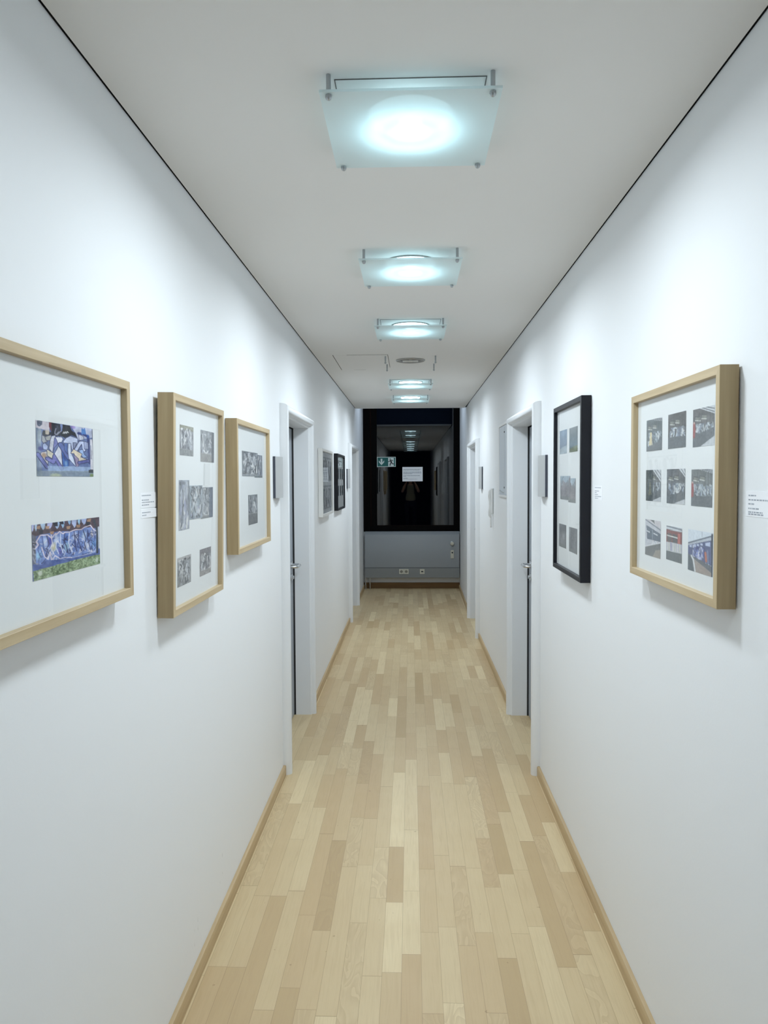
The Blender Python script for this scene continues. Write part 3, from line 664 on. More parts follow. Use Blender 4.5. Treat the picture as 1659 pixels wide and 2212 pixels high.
def print_rough(seed, pale_top=False, w=44, h=56, base=(140, 136, 142)):
    c = Canvas(w, h, base, seed); c.noise(3, 4, 26)
    if pale_top: c.poly([(0, 0), (1, 0), (.8, .2), (.55, .3), (.3, .18), (0, .28)], (170, 186, 198)); c.tags(.05, .95, .05, .4, 16, [(110, 128, 138), (190, 204, 214)], .03, .1)
    for _ in range(36):
        u = c.r.rand(); v = c.r.uniform(.2, .8); c.stroke([(u, v), (u+c.r.uniform(-.08, .08), v+c.r.uniform(.05, .25))], (110+c.r.randint(80),)*3, .02, .7)
    c.poly([(0, .86), (1, .84), (1, 1), (0, 1)], (120, 124, 122), .8); c.noise(16, 20, 14); return c.out()
def print_figures():
    c = Canvas(46, 120, (216, 220, 226), 51); c.noise(3, 8, 14)
    for v0 in (.10, .56):
        c.poly([(.02, v0), (.98, v0), (.98, v0+.36), (.02, v0+.36)], (210, 214, 220), 1, (150, 156, 164), .02)
        for u in (.2, .42, .7, .9): c.stroke([(u, v0+.08), (u-.03, v0+.18), (u+.02, v0+.30)], (104, 110, 120), .10, .85); c.blob(u, v0+.06, .06, .02, (70, 76, 86))
        c.tags(.05, .95, v0+.02, v0+.34, 20, [(96, 102, 112), (214, 218, 222), (140, 146, 154)], .02, .08)
    c.noise(16, 40, 12); return c.out()
def print_dark(seed):
    c = Canvas(20, 44, (34, 56, 68), seed); c.noise(2, 4, 14); c.blob(.5, .6, .3, .3, (16, 24, 32)); c.blob(.3, .9, .3, .1, (30, 80, 72), .6); c.noise(10, 20, 6); return c.out()

def photo(img, s, w, y0, y1, z0, z1, parent, yc, zc, name='photo', label=None, ragged=None):
    """a print: grid of coloured points; reads left to right as one looks at that wall"""
    h, n = img.shape[:2]
    ya, yb = (y0, y1) if s > 0 else (y1, y0)
    us, vs = np.linspace(0, 1, n), np.linspace(0, 1, h)
    co = np.zeros((h, n, 3)); co[..., 0] = s*w; co[..., 1] = (ya+(yb-ya)*us)[None, :]-yc; co[..., 2] = (z1-(z1-z0)*vs)[:, None]-zc
    i = np.arange(h*n).reshape(h, n)
    f = np.stack([i[:-1, :-1], i[1:, :-1], i[1:, 1:], i[:-1, 1:]], -1).reshape(-1, 4)
    me = bpy.data.meshes.new(name); me.from_pydata(co.reshape(-1, 3).tolist(), [], f.tolist())
    ca = me.color_attributes.new('print', 'FLOAT_COLOR', 'POINT')
    ca.data.foreach_set('color', np.concatenate([img.reshape(-1, 3), np.ones((h*n, 1))], 1).astype(np.float32).ravel())
    me.materials.append(M['photo']); o = bpy.data.objects.new(name, me); C.objects.link(o); o.parent = parent
    if label: o['label'] = label
    return o

# ------------------------------------------------------------------ framed pictures
def frame(name, label, group, side, y0, y1, z0, z1, depth, mats, photos, lean=0.0, matt='mat', rail=0.020, rec=0.011, gap=0.0):
    s = 1 if side == 'left' else -1
    X = XL if s > 0 else XR
    yc, zc = (y0+y1)/2, z0
    root = thing(name, label, 'framed picture', (X + s*gap, yc, z0), group)
    hw, hh = (y1-y0)/2, z1-z0
    bm = bmn()
    # mitred rails; section points: (distance in from outer edge, height off the wall)
    sec = [(0, 0.002), (0, depth-0.0008), (0.0008, depth), (rail-0.0008, depth), (rail, depth-0.0008), (rail, depth-rec-0.006), (rail-0.004, 0.002)]
    def pt(k, d, w):
        y = -hw+d if k in (0, 3) else hw-d
        z = d if k in (0, 1) else hh-d
        return (s*w, y, z)
    for k in range(4):
        r0 = [pt(k, d, w) for d, w in sec]; r1 = [pt((k+1) % 4, d, w) for d, w in sec]
        rings_mesh(bm, [r0, r1], True, False, False, 0 if k % 2 == 0 else 1)
    bmesh.ops.remove_doubles(bm, verts=bm.verts[:], dist=1e-6)
    if len(mats) > 2:                                   # shade of the outer sides put into a darker wood colour
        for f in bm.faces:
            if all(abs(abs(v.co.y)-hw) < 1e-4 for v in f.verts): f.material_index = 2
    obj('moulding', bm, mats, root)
    w = depth-rec-0.004
    bm = bmn(); box(bm, *sorted((s*0.004, s*0.008)), -hw+rail-0.006, hw-rail+0.006, rail-0.006, hh-rail+0.006)
    obj('backing_board', bm, 'board', root)
    bm = bmn(); box(bm, *sorted((s*(w-0.003), s*w)), -hw+rail, hw-rail, rail, hh-rail)
    obj('passepartout', bm, matt, root)
    for i, p in enumerate(photos):
        photo(p[4], s, w+0.0006+0.0003*(p[5] if len(p) > 5 else 0), p[0], p[1], p[2], p[3], root, yc, zc, 'photo', p[6] if len(p) > 6 else None)
    g = w+0.003
    bm = bmn(); quad(bm, [(s*g, -hw+rail, rail), (s*g, hw-rail, rail), (s*g, hw-rail, hh-rail), (s*g, -hw+rail, hh-rail)])
    obj('glass', bm, 'pane', root)
    if lean: root.rotation_euler = (0, lean*s, 0)
    return root
WG = 'light wood picture frames on the corridor walls'
WM = ['wood_h', 'wood_v', 'wood_side_shade']
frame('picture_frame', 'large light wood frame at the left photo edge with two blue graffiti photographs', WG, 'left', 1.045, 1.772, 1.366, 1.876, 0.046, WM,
      [(1.345, 1.589, 1.650, 1.752, print_blue_wall(), 0, 'print of blue and white graffiti letters under a black cap'), (1.321, 1.614, 1.460, 1.562, print_blue_mural(), 0, 'print of a long blue graffiti wall above green grass')])
gB = [(2.165, 2.301, 1.716, 1.805, print_grey(11, floor=(.78, (132, 134, 134)), sky=(.16, (140, 138, 122)))),
      (2.380, 2.544, 1.702, 1.804, print_grey(12, base=(122, 124, 130), floor=(.72, (128, 126, 124)), dark_right=(.8, (50, 54, 66)))),
      (2.156, 2.259, 1.495, 1.643, print_grey(13, base=(150, 154, 166), blue=20, w=34, h=80), 0),
      (2.384, 2.530, 1.518, 1.619, print_grey(15, base=(128, 132, 138), dark_right=(.68, (58, 72, 94)), floor=(.9, (116, 118, 120))), 1),
      (2.261, 2.400, 1.522, 1.626, print_grey(14, base=(146, 156, 166), blue=16, lite=44), 2),
      (2.143, 2.277, 1.330, 1.416, print_grey(16, base=(138, 140, 142), sky=(.14, (170, 168, 168)), lite=40)),
      (2.374, 2.508, 1.332, 1.419, print_grey(17, base=(116, 114, 120), floor=(.8, (140, 136, 136)), sky=(.25, (110, 106, 112))))]
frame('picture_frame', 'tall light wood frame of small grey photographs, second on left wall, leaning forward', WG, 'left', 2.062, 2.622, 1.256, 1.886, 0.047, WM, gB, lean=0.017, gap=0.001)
gC = [(3.012, 3.319, 1.658, 1.761, print_grey(21, base=(112, 118, 124), lite=60, w=60, floor=(.9, (128, 134, 140))), 1),
      (3.250, 3.424, 1.653, 1.754, print_grey(22, base=(106, 112, 126), lite=34, floor=(.9, (96, 104, 110))), 0),
      (3.118, 3.306, 1.452, 1.579, print_grey(23, base=(112, 116, 120), lite=30, floor=(.62, (98, 100, 102))))]
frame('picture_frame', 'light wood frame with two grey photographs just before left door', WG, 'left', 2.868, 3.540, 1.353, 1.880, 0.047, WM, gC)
frame('picture_frame', 'white frame around one large grey picture beyond the left door', None, 'left', 5.760, 6.520, 1.354, 1.886, 0.037, ['white_h', 'white_h'],
      [(5.781, 6.499, 1.376, 1.866, print_figures(), 0, 'grey print of standing figures in two rows')], matt='mat_grey', rec=0.006)
def exit_reflection():  # exit sign mirrored in the picture glass, painted as a panel
    c = Canvas(48, 48, (206, 212, 216), 61)
    c.poly([(0, 0), (1, 0), (1, .06), (0, .06)], (120, 126, 134)); c.poly([(0, 0), (.1, 0), (.1, 1), (0, 1)], (140, 146, 154)); c.poly([(.88, 0), (1, 0), (1, 1), (.88, 1)], (130, 136, 142))
    g = (110, 116, 122); c.blob(.58, .22, .08, .08, g, 1, .3); c.stroke([(.56, .32), (.46, .58)], g, .13); c.stroke([(.5, .36), (.3, .42), (.22, .56)], g, .06); c.stroke([(.58, .36), (.74, .46), (.8, .40)], g, .06)
    c.stroke([(.48, .58), (.66, .72), (.72, .92)], g, .07); c.stroke([(.46, .58), (.36, .78), (.16, .84)], g, .07); return c.out()
gE = [(7.110, 7.600, 1.766, 1.860, exit_reflection(), 0, 'painted reflection of an exit sign with a grey running figure')]
for i, (a, b) in enumerate(((7.082, 7.196), (7.293, 7.413), (7.495, 7.630))):
    gE += [(a, b, 1.648, 1.752, print_dark(70+i)), (a, b, 1.488, 1.586, print_dark(80+i))]
frame('picture_frame', 'black frame on the left wall with six small dark photographs', 'black picture frames', 'left', 6.958, 7.715, 1.354, 1.888, 0.038, ['black_h', 'black_h'], gE, matt='mat_grey')
gF = [(3.297, 3.454, 1.752, 1.857, print_view(41, (150, 170, 190), (128, 142, 162), (176, 188, 196), .66)), (3.088, 3.248, 1.753, 1.856, print_view(42, (132, 138, 140), (104, 122, 132), (112, 122, 98), .74)),
      (3.224, 3.434, 1.549, 1.653, print_rough(43, True, 50), 1), (3.120, 3.262, 1.540, 1.643, print_rough(44, True, 36, base=(124, 118, 120)), 0),
      (3.304, 3.460, 1.334, 1.437, print_rough(45, False, base=(122, 124, 128))), (3.085, 3.243, 1.330, 1.435, print_rough(46, False, base=(112, 114, 118)))]
frame('picture_frame', 'tall black frame with five small landscape photographs on the right wall', 'black picture frames', 'right', 2.962, 3.530, 1.230, 1.966, 0.041, ['black_h', 'black_h'], gF)
red = (150, 72, 70)
gG = [(2.046, 2.178, 1.717, 1.805, print_train(24, (78, 88, 90), roof=(.25, .12), tan=1, ground=.86, slope=-.16, white_wedge=False)), (1.871, 1.998, 1.717, 1.806, print_train(25, (86, 84, 84), ground=.66, slope=.02, white_wedge=False)),
      (1.698, 1.825, 1.714, 1.803, print_train(26, (92, 90, 90), roof=(.3, .22), red=red, ground=.70, slope=-.16)),
      (2.051, 2.179, 1.577, 1.664, print_train(27, (110, 112, 112), roof=(.45, .4), tan=1, dark_left=.5, ground=.82, slope=-.2)), (1.872, 2.004, 1.575, 1.664, print_train(28, (92, 94, 98), roof=(.65, .25), ground=.78, slope=-.16)),
      (1.705, 1.831, 1.574, 1.661, print_train(29, (100, 104, 104), roof=(.35, .12), red=red, ground=.73, slope=-.03, white_wedge=False)),
      (2.049, 2.181, 1.422, 1.524, print_white_train()), (1.889, 2.003, 1.427, 1.516, print_red_train()), (1.698, 1.847, 1.418, 1.517, print_blue_train())]
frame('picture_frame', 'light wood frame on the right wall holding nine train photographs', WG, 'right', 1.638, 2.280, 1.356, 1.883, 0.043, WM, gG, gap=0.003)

# ------------------------------------------------------------------ caption cards
def caption(label, side, y0, y1, z0, z1, lines, grp, curl=0.0):
    s = 1 if side == 'left' else -1
    X = XL if s > 0 else XR
    yc = (y0+y1)/2; hw = (y1-y0)/2; hh = z1-z0
    root = thing('caption_card', label, 'caption card', (X, yc, z0), grp)
    bm = bmn(); n = 8
    r = [[(s*(curl*(k/n)**2+w), -hw+2*hw*k/n, z) for w, z in ((-0.002, 0), (0.0006, 0), (0.0006, hh), (-0.002, hh))] for k in range(n+1)]
    rings_mesh(bm, r); obj('card', bm, 'paper', root)
    bm = bmn(); rr = random.Random(int(y0*1000))
    for zt, frac in lines:
        u = 0.08
        while u < 0.08+frac:
            wd = min(rr.uniform(0.03, 0.09), 0.08+frac-u+0.01)
            ya = -hw+2*hw*u; yb = -hw+2*hw*(u+wd)
            if s < 0: ya, yb = -yb, -ya
            ka = curl*((u+wd) if s > 0 else 1-u)**2
            box(bm, *sorted((s*(0.0006+ka), s*(0.0009+ka))), ya, yb, hh*(1-zt)-0.0016, hh*(1-zt)+0.0012)
            u += wd+0.022
    obj('lettering', bm, 'ink', root)
CG = 'caption cards beside the pictures'
caption('white caption card with four printed lines, upper of two left of second frame', 'left', 1.951, 2.074, 1.568, 1.609, [(.18, .55), (.48, .42), (.63, .74), (.80, .44)], CG, 0.0015)
caption('small white caption card with two printed lines, lower of two on left wall', 'left', 1.953, 2.071, 1.541, 1.565, [(.38, .50), (.68, .25)], CG, 0.003)
caption('white caption card beside the train pictures at the right photo edge', 'right', 1.452, 1.606, 1.560, 1.613, [(.17, .22), (.34, .82), (.50, .18), (.62+.2, .40), (.98-.03, .0), (.68, .32), (.90, .42)], CG)
caption('small white caption card beside the tall black frame on right wall', 'right', 2.792, 2.911, 1.561, 1.614, [(.14, .75), (.38, .5), (.5, .2), (.63, .4), (.76, .78), (.89, .4)], CG)

# ------------------------------------------------------------------ curved door signs
def door_sign(label, side, y0, y1, z0=1.548, z1=1.764, p=0.033):
    s = 1 if side == 'left' else -1
    X = XL if s > 0 else XR
    root = thing('door_sign', label, 'door sign', (X, (y0+y1)/2, z0), 'curved silver door signs')
    hw = (y1-y0)/2; hh = z1-z0; e = 0.010
    def arc(off, n=14): return [(e+off+(p-e)*(1-(2*k/n-1)**2), -hw+0.004+(2*hw-0.008)*k/n) for k in range(n+1)]
    o_, i_ = arc(0.0), arc(-0.0025)
    sec = o_ + i_[::-1]
    bm = bmn(); rings_mesh(bm, [[(s*w, y, z) for w, y in sec] for z in (0.0, hh)])
    obj('panel', bm, 'sign_face', root, smooth=40)
    for k in (-1, 1):
        bm = bmn(); box(bm, *sorted((0.0, s*0.0125)), k*hw-0.004, k*hw+0.004, -0.001, hh+0.001)
        obj('side_rail', bm, 'sign_edge', root, bevel=0.001)
    bm = bmn(); sec2 = [(0.001, -hw+0.006)] + [(w-0.004, y) for w, y in arc(0)] + [(0.001, hw-0.006)]
    rings_mesh(bm, [[(s*w, y, z) for w, y in sec2] for z in (0.003, hh-0.003)])
    obj('holder', bm, 'dull_metal', root)
door_sign('curved silver door sign before the near left door', 'left', 3.868, 4.055)
door_sign('curved silver door sign before the near right door, beside tall black frame', 'right', 3.900, 4.075)
door_sign('curved silver door sign before the far left door, beyond the black frame', 'left', 8.333, 8.510)
door_sign('curved silver door sign before the far right door, beyond the intercom', 'right', 7.355, 7.540)

# ------------------------------------------------------------------ fuse box cover, intercom
t = thing('fuse_box', 'pale flush fuse box cover on right wall just beyond near right door', 'fuse box', (XR, 5.70, 1.503))
bm = bmn(); w, h = 0.278, 0.56
for q in ((-w, w, 0, 0.018), (-w, w, h-0.018, h), (-w, -w+0.018, 0.018, h-0.018), (w-0.018, w, 0.018, h-0.018)): box(bm, -0.010, 0.0, q[0], q[1], q[2], q[3])
obj('frame', bm, 'white_plastic', t, bevel=0.002)
bm = bmn(); box(bm, -0.005, 0, -w+0.020, w-0.020, 0.02, h-0.02)
cv = obj('cover', bm, 'panel_blue', t, bevel=0.001)
for z in (0.075, 0.49):
    bm = bmn(); lathe(bm, [(0.007, -0.005), (0.007, -0.009), (0.0, -0.009)], 'X', (0, -0.06, z), 14, True, False); obj('screw', bm, 'dark', cv)
bm = bmn(); box(bm, -0.0056, -0.005, -0.052, -0.048, 0.03, h-0.03); obj('seam', bm, 'dull_metal', cv)
bm = bmn(); tube(bm, [(-0.007, -0.02, 0.036), (-0.012, 0.03, 0.040), (-0.010, 0.20, 0.052)], 0.003, 8); obj('latch', bm, 'dull_metal', cv)

t = thing('intercom', 'white wall intercom with hanging handset and coiled cord on right wall', 'intercom', (XR, 6.47, 1.205))
bm = bmn(); box(bm, -0.018, 0, -0.050, 0.040, 0.142, 0.358); obj('housing', bm, 'white_plastic', t, bevel=0.004)
bm = bmn(); box(bm, -0.004, 0.0, -0.062, -0.056, 0.142, 0.358); obj('side_gap', bm, 'dull_metal', t)
bm = bmn()
pts = [(x+0.012, y-0.004, z) for x, y, z in [(-0.030, 0.018, 0.345), (-0.036, 0.018, 0.33), (-0.038, 0.018, 0.29), (-0.034, 0.018, 0.24), (-0.034, 0.018, 0.20), (-0.038, 0.018, 0.155), (-0.036, 0.018, 0.125), (-0.030, 0.018, 0.11)]]
tube(bm, pts, [0.010, 0.014, 0.015, 0.011, 0.011, 0.015, 0.014, 0.009], 14); obj('handset', bm, 'white_plastic', t, smooth=60)
bm = bmn(); pts = []
for k in range(240):
    a = k/239; ph = a*PI
    cy = 0.012 - 0.044*(1-math.cos(ph))/2; cz = 0.115 - 0.105*math.sin(ph)**0.8 + 0.03*a
    pts.append((-0.018 + 0.006*math.cos(k*0.9), cy + 0.004*math.sin(k*0.9), cz))
tube(bm, pts, 0.0022, 6); obj('coiled_cord', bm, 'white_plastic', t, smooth=60)

# ------------------------------------------------------------------ things at the end of the corridor
YG = Y_WIN-0.0015
t = thing('exit_sign', 'green and white emergency exit sign with down arrow on the dark window', 'exit sign', (-0.362, YG, 1.836))
w, h = 0.141, 0.148
bm = bmn(); box(bm, -w, w, -0.003, 0.0, 0, h); obj('plate', bm, 'sign_white', t)
bm = bmn(); box(bm, -w+0.008, w-0.008, -0.0036, -0.003, 0.008, h-0.008); obj('green_field', bm, 'green', t)
bm = bmn(); P = lambda pts, z=-0.0042: quad(bm, [(x, z, y) for x, y in pts])
box(bm, 0.028, 0.112, -0.0042, -0.0036, 0.008, h-0.014)
obj('doorway', bm, 'sign_white', t)
bm = bmn()
def ply(bm, pts, y0=-0.0048, y1=-0.0036):
    rings_mesh(bm, [[(x, y0, z) for x, z in pts], [(x, y1, z) for x, z in pts]])
ply(bm, [(-0.086, 0.122), (-0.060, 0.122), (-0.060, 0.062), (-0.033, 0.098), (-0.033, 0.070), (-0.073, 0.026), (-0.113, 0.070), (-0.113, 0.098), (-0.086, 0.062)])
obj('arrow', bm, 'sign_white', t)
bm = bmn()
def limb(pts, r):
    r *= 1.35
    for a, b in zip(pts, pts[1:]):
        a, b = Vector(a), Vector(b); d = (b-a).normalized(); n = Vector((-d.y, d.x))*r
        ply(bm, [tuple(v) for v in (a+n-d*r*.4, a-n-d*r*.4, b-n+d*r*.4, b+n+d*r*.4)], -0.0050, -0.0042)
ply(bm, [(0.058+0.009*math.cos(a*PI/8), 0.115+0.009*math.sin(a*PI/8)) for a in range(16)], -0.0050, -0.0042)
limb([(0.064, 0.097), (0.076, 0.066)], 0.0085); limb([(0.060, 0.098), (0.046, 0.082), (0.030, 0.078)], 0.0038); limb([(0.068, 0.099), (0.088, 0.101), (0.099, 0.086)], 0.0038)
limb([(0.075, 0.066), (0.060, 0.046), (0.054, 0.020)], 0.0050); limb([(0.077, 0.066), (0.090, 0.046), (0.116, 0.042)], 0.0050)
obj('running_figure', bm, 'dark', t)

t = thing('paper_notice', 'white printed paper notice taped to the middle of the dark window', 'notice', (0.031, YG, 1.616))
bm = bmn(); box(bm, -0.152, 0.152, -0.0012, -0.0002, 0, 0.215); obj('sheet', bm, 'paper', t)
c = Canvas(152, 108, (250, 252, 255), 4)
for z, fr in ((0.181, .86), (0.168, .78), (0.139, .86), (0.127, .88), (0.112, .42), (0.087, .80), (0.072, .12), (0.047, .20), (0.034, .68)):
    u = 0.05
    while u < 0.05+fr:
        wd = min(c.r.uniform(.03, .10), .05+fr-u+.01); v = 1-z/0.215
        c.poly([(u, v-.013), (u+wd, v-.013), (u+wd, v+.013), (u, v+.013)], (128, 138, 150)); u += wd+.014
me = bpy.data.meshes.new('printed_side'); im = c.out(); hh, nn = im.shape[:2]
gx, gz = np.meshgrid(np.linspace(-0.152, 0.152, nn), np.linspace(0.215, 0, hh)); gi = np.arange(hh*nn).reshape(hh, nn)
me.from_pydata(np.stack([gx, np.full_like(gx, -0.0016), gz], -1).reshape(-1, 3).tolist(), [], np.stack([gi[:-1, :-1], gi[1:, :-1], gi[1:, 1:], gi[:-1, 1:]], -1).reshape(-1, 4).tolist())
ca = me.color_attributes.new('print', 'FLOAT_COLOR', 'POINT'); ca.data.foreach_set('color', np.concatenate([im.reshape(-1, 3), np.ones((hh*nn, 1))], 1).astype(np.float32).ravel())
me.materials.append(M['photo']); o = bpy.data.objects.new('printed_side', me); C.objects.link(o); o.parent = t

YR = 11.17
t = thing('radiator_cover', 'wide grey metal radiator cover under the dark end window', 'radiator cover', (0.018, YR, 0.175))
bm = bmn()
sec = [(0.0, 0.152), (0.0, 0.642), (0.003, 0.646), (0.050, 0.682), (0.065, 0.689), (0.108, 0.689), (0.108, 0.152)]
rings_mesh(bm, [[(x, y, z) for y, z in sec] for x in (-0.705, 0.705)]); obj('front_panel', bm, 'radiator', t, smooth=50)
bm = bmn(); box(bm, -0.709, 0.709, -0.006, 0.108, 0.0, 0.146); obj('cable_duct', bm, 'radiator_low', t, bevel=0.003)
bm = bmn(); box(bm, -0.700, 0.700, 0.012, 0.108, 0.146, 0.152); obj('seam', bm, 'dark', t)
def pipe(label, x):
    bm = bmn(); tube(bm, [(0, 0, 0.0), (0, 0, 0.174)], 0.010, 14); lathe(bm, [(0.02, 0.0), (0.02, 0.006), (0.011, 0.008)], 'Z', (0, 0, 0), 16, True, False)
    o = obj('radiator_pipe', bm, 'chrome', None, (x, YR+0.055, 0.0), smooth=40); tag(o, label, 'pipe', 'heating pipes under the radiator cover')
pipe('chrome heating pipe under the radiator cover, slightly in from the corner', -0.615); pipe('chrome heating pipe under the radiator cover, in the left corner', -0.68)
t = thing('radiator_valve', 'round cream thermostat knob on the grey radiator cover, above the switch', 'thermostat knob', (0.617, YR, 0.687))
bm = bmn(); lathe(bm, [(0.034, 0.0), (0.034, -0.004), (0.030, -0.006)], 'Y', (0, 0, 0), 28, True, True); obj('collar', bm, 'dull_metal', t, smooth=40)
bm = bmn(); lathe(bm, [(0.026, -0.004), (0.027, -0.012), (0.025, -0.038), (0.020, -0.044), (0.0, -0.045)], 'Y', (0, 0, 0), 28, True, False); obj('knob', bm, 'cream', t, smooth=50)
t = thing('switch_plate', 'upright cream switch plate with dark key hole on the radiator cover', 'switch', (0.619, YR, 0.463))
bm = bmn(); box(bm, -0.024, 0.024, -0.010, 0, 0, 0.126); obj('plate', bm, 'cream', t, bevel=0.003)
bm = bmn(); lathe(bm, [(0.012, -0.010), (0.012, -0.014), (0.0, -0.014)], 'Y', (0, 0, 0.088), 16, True, False); obj('key_switch', bm, 'dark', t)
bm = bmn(); box(bm, -0.018, 0.018, -0.0125, -0.010, 0.010, 0.052); obj('rocker', bm, 'cream', t, bevel=0.001)
def socket(label, x, n):
    t = thing('wall_socket', label, 'socket', (x, YR-0.006, 0.232), 'cream sockets on the cable duct')
    W = 0.072
    for k in range(n):
        xx = (k-(n-1)/2)*W
        bm = bmn(); box(bm, xx-W/2+0.0008, xx+W/2-0.0008, -0.009, 0, 0, 0.074); p = obj('plate', bm, 'cream', t, bevel=0.003)
        bm = bmn()
        if 'telephone' in label: box(bm, xx-0.016, xx+0.016, -0.0105, -0.009, 0.028, 0.046); m = 'dark'
        else: lathe(bm, [(0.022, -0.0092), (0.020, -0.0094), (0.0, -0.0094)], 'Y', (xx, 0, 0.037), 20, False, False); m = 'cream_dark'
        obj('socket_well', bm, m, p)
        if m == 'cream_dark':
            bm = bmn()
            for d in (-0.009, 0.009): lathe(bm, [(0.0032, -0.0094), (0.0032, -0.0102), (0.0, -0.0102)], 'Y', (xx+d, 0, 0.037), 10, True, False)
            obj('pin_hole', bm, 'dark', p)
socket('cream double power socket on the cable duct below the window', -0.104, 2)
socket('single cream telephone socket on the cable duct below the window', 0.170, 1)

# ------------------------------------------------------------------ the photographer, seen only mirrored in the window
SKIN = simple('skin', rgb(190, 146, 122), 0.55, noise=0.04)
M['skin'] = SKIN
M['shirt'] = simple('khaki_shirt', (0.20, 0.19, 0.13, 1), 0.9, spec=0.1, noise=0.08)
M['trousers'] = simple('dark_trousers', (0.012, 0.014, 0.025, 1), 0.9, spec=0.1, noise=0.1)
M['strap'] = simple('black_strap', (0.006, 0.006, 0.007, 1), 0.8)
M['hair'] = simple('dark_hair', (0.02, 0.014, 0.01, 1), 0.7, noise=0.2)
M['shoe'] = simple('dark_shoe', (0.02, 0.02, 0.02, 1), 0.6, noise=0.1)
def skin(name, verts, edges, radii, mat, parent=None, sub=2, root=0):
    me = bpy.data.meshes.new(name); me.from_pydata(verts, edges, []); o = bpy.data.objects.new(name, me); C.objects.link(o)
    md = o.modifiers.new('flesh', 'SKIN'); md.use_smooth_shade = True
    for v, r in zip(me.skin_vertices[0].data, radii): v.radius = (r, r) if not isinstance(r, tuple) else r
    me.skin_vertices[0].data[root].use_root = True
    s = o.modifiers.new('soft', 'SUBSURF'); s.levels = sub; s.render_levels = sub
    me.materials.append(M[mat])
    if parent: o.parent = parent
    return o
PY = -0.36
V = [(0, PY, 0.95), (0, PY-.01, 1.12), (0, PY, 1.30), (0, PY, 1.44), (0, PY+.01, 1.50), (0, PY+.03, 1.58), (0, PY+.035, 1.68), (0, PY+.03, 1.76)]
R = [(.11, .08), (.11, .085), (.125, .09), (.12, .085), (.052, .052), (.068, .078), (.078, .096), (.05, .06)]
Ed = [(i, i+1) for i in range(7)]
for sx in (-1, 1):
    b = len(V)
    V += [(sx*.10, PY, .90), (sx*.11, PY+.015, .50), (sx*.115, PY-.01, .10), (sx*.12, PY+.10, .045)]; R += [(.09, .09), (.058, .058), (.042, .042), (.042, .032)]
    Ed += [(0, b), (b, b+1), (b+1, b+2), (b+2, b+3)]
    b = len(V)
    V += [(sx*.185, PY, 1.425), (sx*.255, PY+.06, 1.26), (sx*.155, PY+.235, 1.50), (sx*.098, PY+.315, 1.60)]; R += [(.055, .055), (.042, .042), (.034, .034), (.030, .020)]
    Ed += [(3, b), (b, b+1), (b+1, b+2), (b+2, b+3)]
person = skin('person', V, Ed, R, 'skin')
tag(person, 'person in khaki shirt holding up a phone, mirrored in the dark end window', 'person')
skin('shirt', [(0, PY, .93), (0, PY-.005, 1.14), (0, PY, 1.30), (0, PY, 1.435), (.19, PY, 1.43), (.238, PY+.035, 1.315), (-.19, PY, 1.43), (-.238, PY+.035, 1.315)],
     [(0, 1), (1, 2), (2, 3), (3, 4), (4, 5), (3, 6), (6, 7)], [(.185, .135), (.172, .13), (.175, .128), (.13, .10), (.072, .07), (.066, .066), (.072, .07), (.066, .066)], 'shirt', person)
skin('trousers', [(0, PY, 1.12), (0, PY, .92), (.10, PY, .86), (.11, PY+.015, .50), (.115, PY-.01, .09), (-.10, PY, .86), (-.11, PY+.015, .50), (-.115, PY-.01, .09)],
     [(0, 1), (1, 2), (2, 3), (3, 4), (1, 5), (5, 6), (6, 7)], [(.145, .108), (.155, .115), (.105, .105), (.075, .075), (.068, .068), (.105, .105), (.075, .075), (.068, .068)], 'trousers', person)
for sx in (-1, 1):
    skin('shoe', [(sx*.115, PY-.05, .045), (sx*.12, PY+.06, .045), (sx*.125, PY+.16, .035)], [(0, 1), (1, 2)], [(.045, .045), (.045, .042), (.040, .032)], 'shoe', person, 2)
    bm = bmn(); tube(bm, [(sx*.10, PY-.10, 1.44), (sx*.105, PY-.03, 1.53), (sx*.11, PY+.07, 1.50), (sx*.12, PY+.135, 1.38), (sx*.135, PY+.135, 1.24), (sx*.17, PY+.06, 1.14), (sx*.16, PY-.10, 1.12)], 0.020, 8); obj('backpack_strap', bm, 'strap', person, smooth=60)
    # four fingers and a thumb closed on the phone's long edge
    for k in range(4):
        z = 1.632-0.020*k+0.012; ln = (.92, 1.0, .96, .8)[k]
        skin('finger', [(sx*.098, PY+.318, z-.02), (sx*(.098+.006*ln), PY+.336, z), (sx*.092, PY+.347, z+.004), (sx*(.092-.016*ln), PY+.349, z+.003)], [(0, 1), (1, 2), (2, 3)], [.0098, .0085, .0075, .0065], 'skin', person, 1)
    skin('thumb', [(sx*.098, PY+.305, 1.585), (sx*.090, PY+.318, 1.605), (sx*.070, PY+.326, 1.622), (sx*.052, PY+.326, 1.632)], [(0, 1), (1, 2), (2, 3)], [.013, .011, .0095, .008], 'skin', person, 1)
    skin('ear', [(sx*.080, PY+.025, 1.655), (sx*.088, PY+.018, 1.685)], [(0, 1)], [(.014, .008), (.016, .008)], 'skin', person, 1)
    bm = bmn(); bmesh.ops.create_uvsphere(bm, u_segments=12, v_segments=8, radius=0.012); bmesh.ops.translate(bm, vec=(sx*.032, PY+.122, 1.675), verts=bm.verts[:]); obj('eye', bm, 'dark', person, smooth=60)
skin('nose', [(0, PY+.128, 1.672), (0, PY+.142, 1.645), (0, PY+.130, 1.632)], [(0, 1), (1, 2)], [.009, .014, .010], 'skin', person, 1)
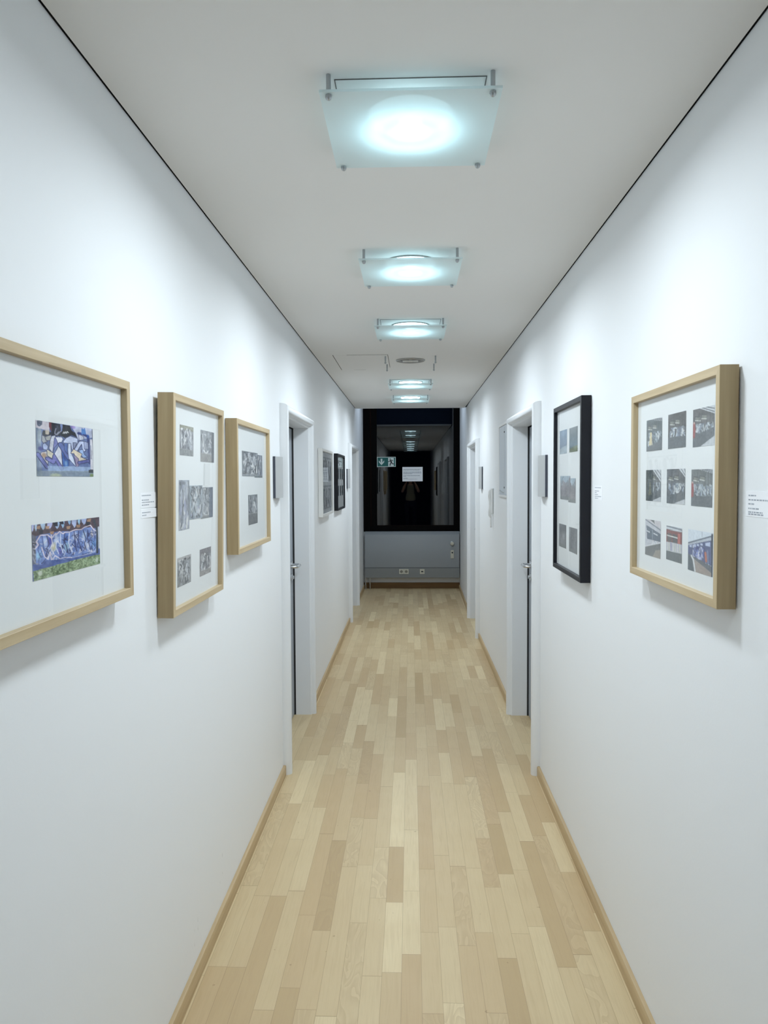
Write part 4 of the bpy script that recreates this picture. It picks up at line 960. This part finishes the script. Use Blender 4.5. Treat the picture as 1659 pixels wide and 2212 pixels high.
skin('mouth', [(-.022, PY+.112, 1.605), (0, PY+.120, 1.603), (.022, PY+.112, 1.605)], [(0, 1), (1, 2)], [.005, .008, .005], 'skin', person, 1)
skin('hair', [(0, PY-.02, 1.66), (0, PY-.005, 1.74), (0, PY+.07, 1.775)], [(0, 1), (1, 2)], [(.080, .075), (.092, .085), (.060, .040)], 'hair', person, 2)
bm = bmn(); box(bm, -0.078, 0.078, -0.0205, -0.0125, 1.600, 1.676)
tag(obj('mobile_phone', bm, 'dark', bevel=0.003), 'dark mobile phone held sideways by the mirrored person', 'phone')

# ------------------------------------------------------------------ world, camera, colour
w = bpy.data.worlds.new('night'); bpy.context.scene.world = w; w.use_nodes = True
bg = w.node_tree.nodes['Background']; bg.inputs[0].default_value = (0.05, 0.12, 0.30, 1); bg.inputs[1].default_value = 0.012

f, yaw, pit, roll = 1618.635, 0.0355065, -0.0428572, -0.0050446
fw = Vector((-math.sin(yaw)*math.cos(pit), math.cos(yaw)*math.cos(pit), math.sin(pit)))
rt = Vector((math.cos(yaw), math.sin(yaw), 0)); up = rt.cross(fw)
r2 = rt*math.cos(roll) + up*math.sin(roll); u2 = -rt*math.sin(roll) + up*math.cos(roll)
cam = bpy.data.cameras.new('camera'); co = bpy.data.objects.new('camera', cam); C.objects.link(co)
cam.sensor_fit = 'VERTICAL'; cam.sensor_height = 24; cam.sensor_width = 18; cam.lens = f/2212*24; cam.clip_start = 0.004
co.matrix_world = Matrix(((r2.x, u2.x, -fw.x, 0), (r2.y, u2.y, -fw.y, 0), (r2.z, u2.z, -fw.z, 1.64), (0, 0, 0, 1)))
sc = bpy.context.scene; sc.camera = co
sc.view_settings.view_transform = 'Standard'; sc.view_settings.look = 'None'
sc.view_settings.exposure = 0.60; sc.view_settings.gamma = 1.1
cy = sc.cycles
cy.use_denoising = True; cy.max_bounces = 6; cy.diffuse_bounces = 4; cy.glossy_bounces = 3; cy.transmission_bounces = 4; cy.transparent_max_bounces = 8
cy.use_adaptive_sampling = True; cy.adaptive_threshold = 0.06; cy.adaptive_min_samples = 16
cy.caustics_reflective = False; cy.caustics_refractive = False; cy.sample_clamp_indirect = 4.0
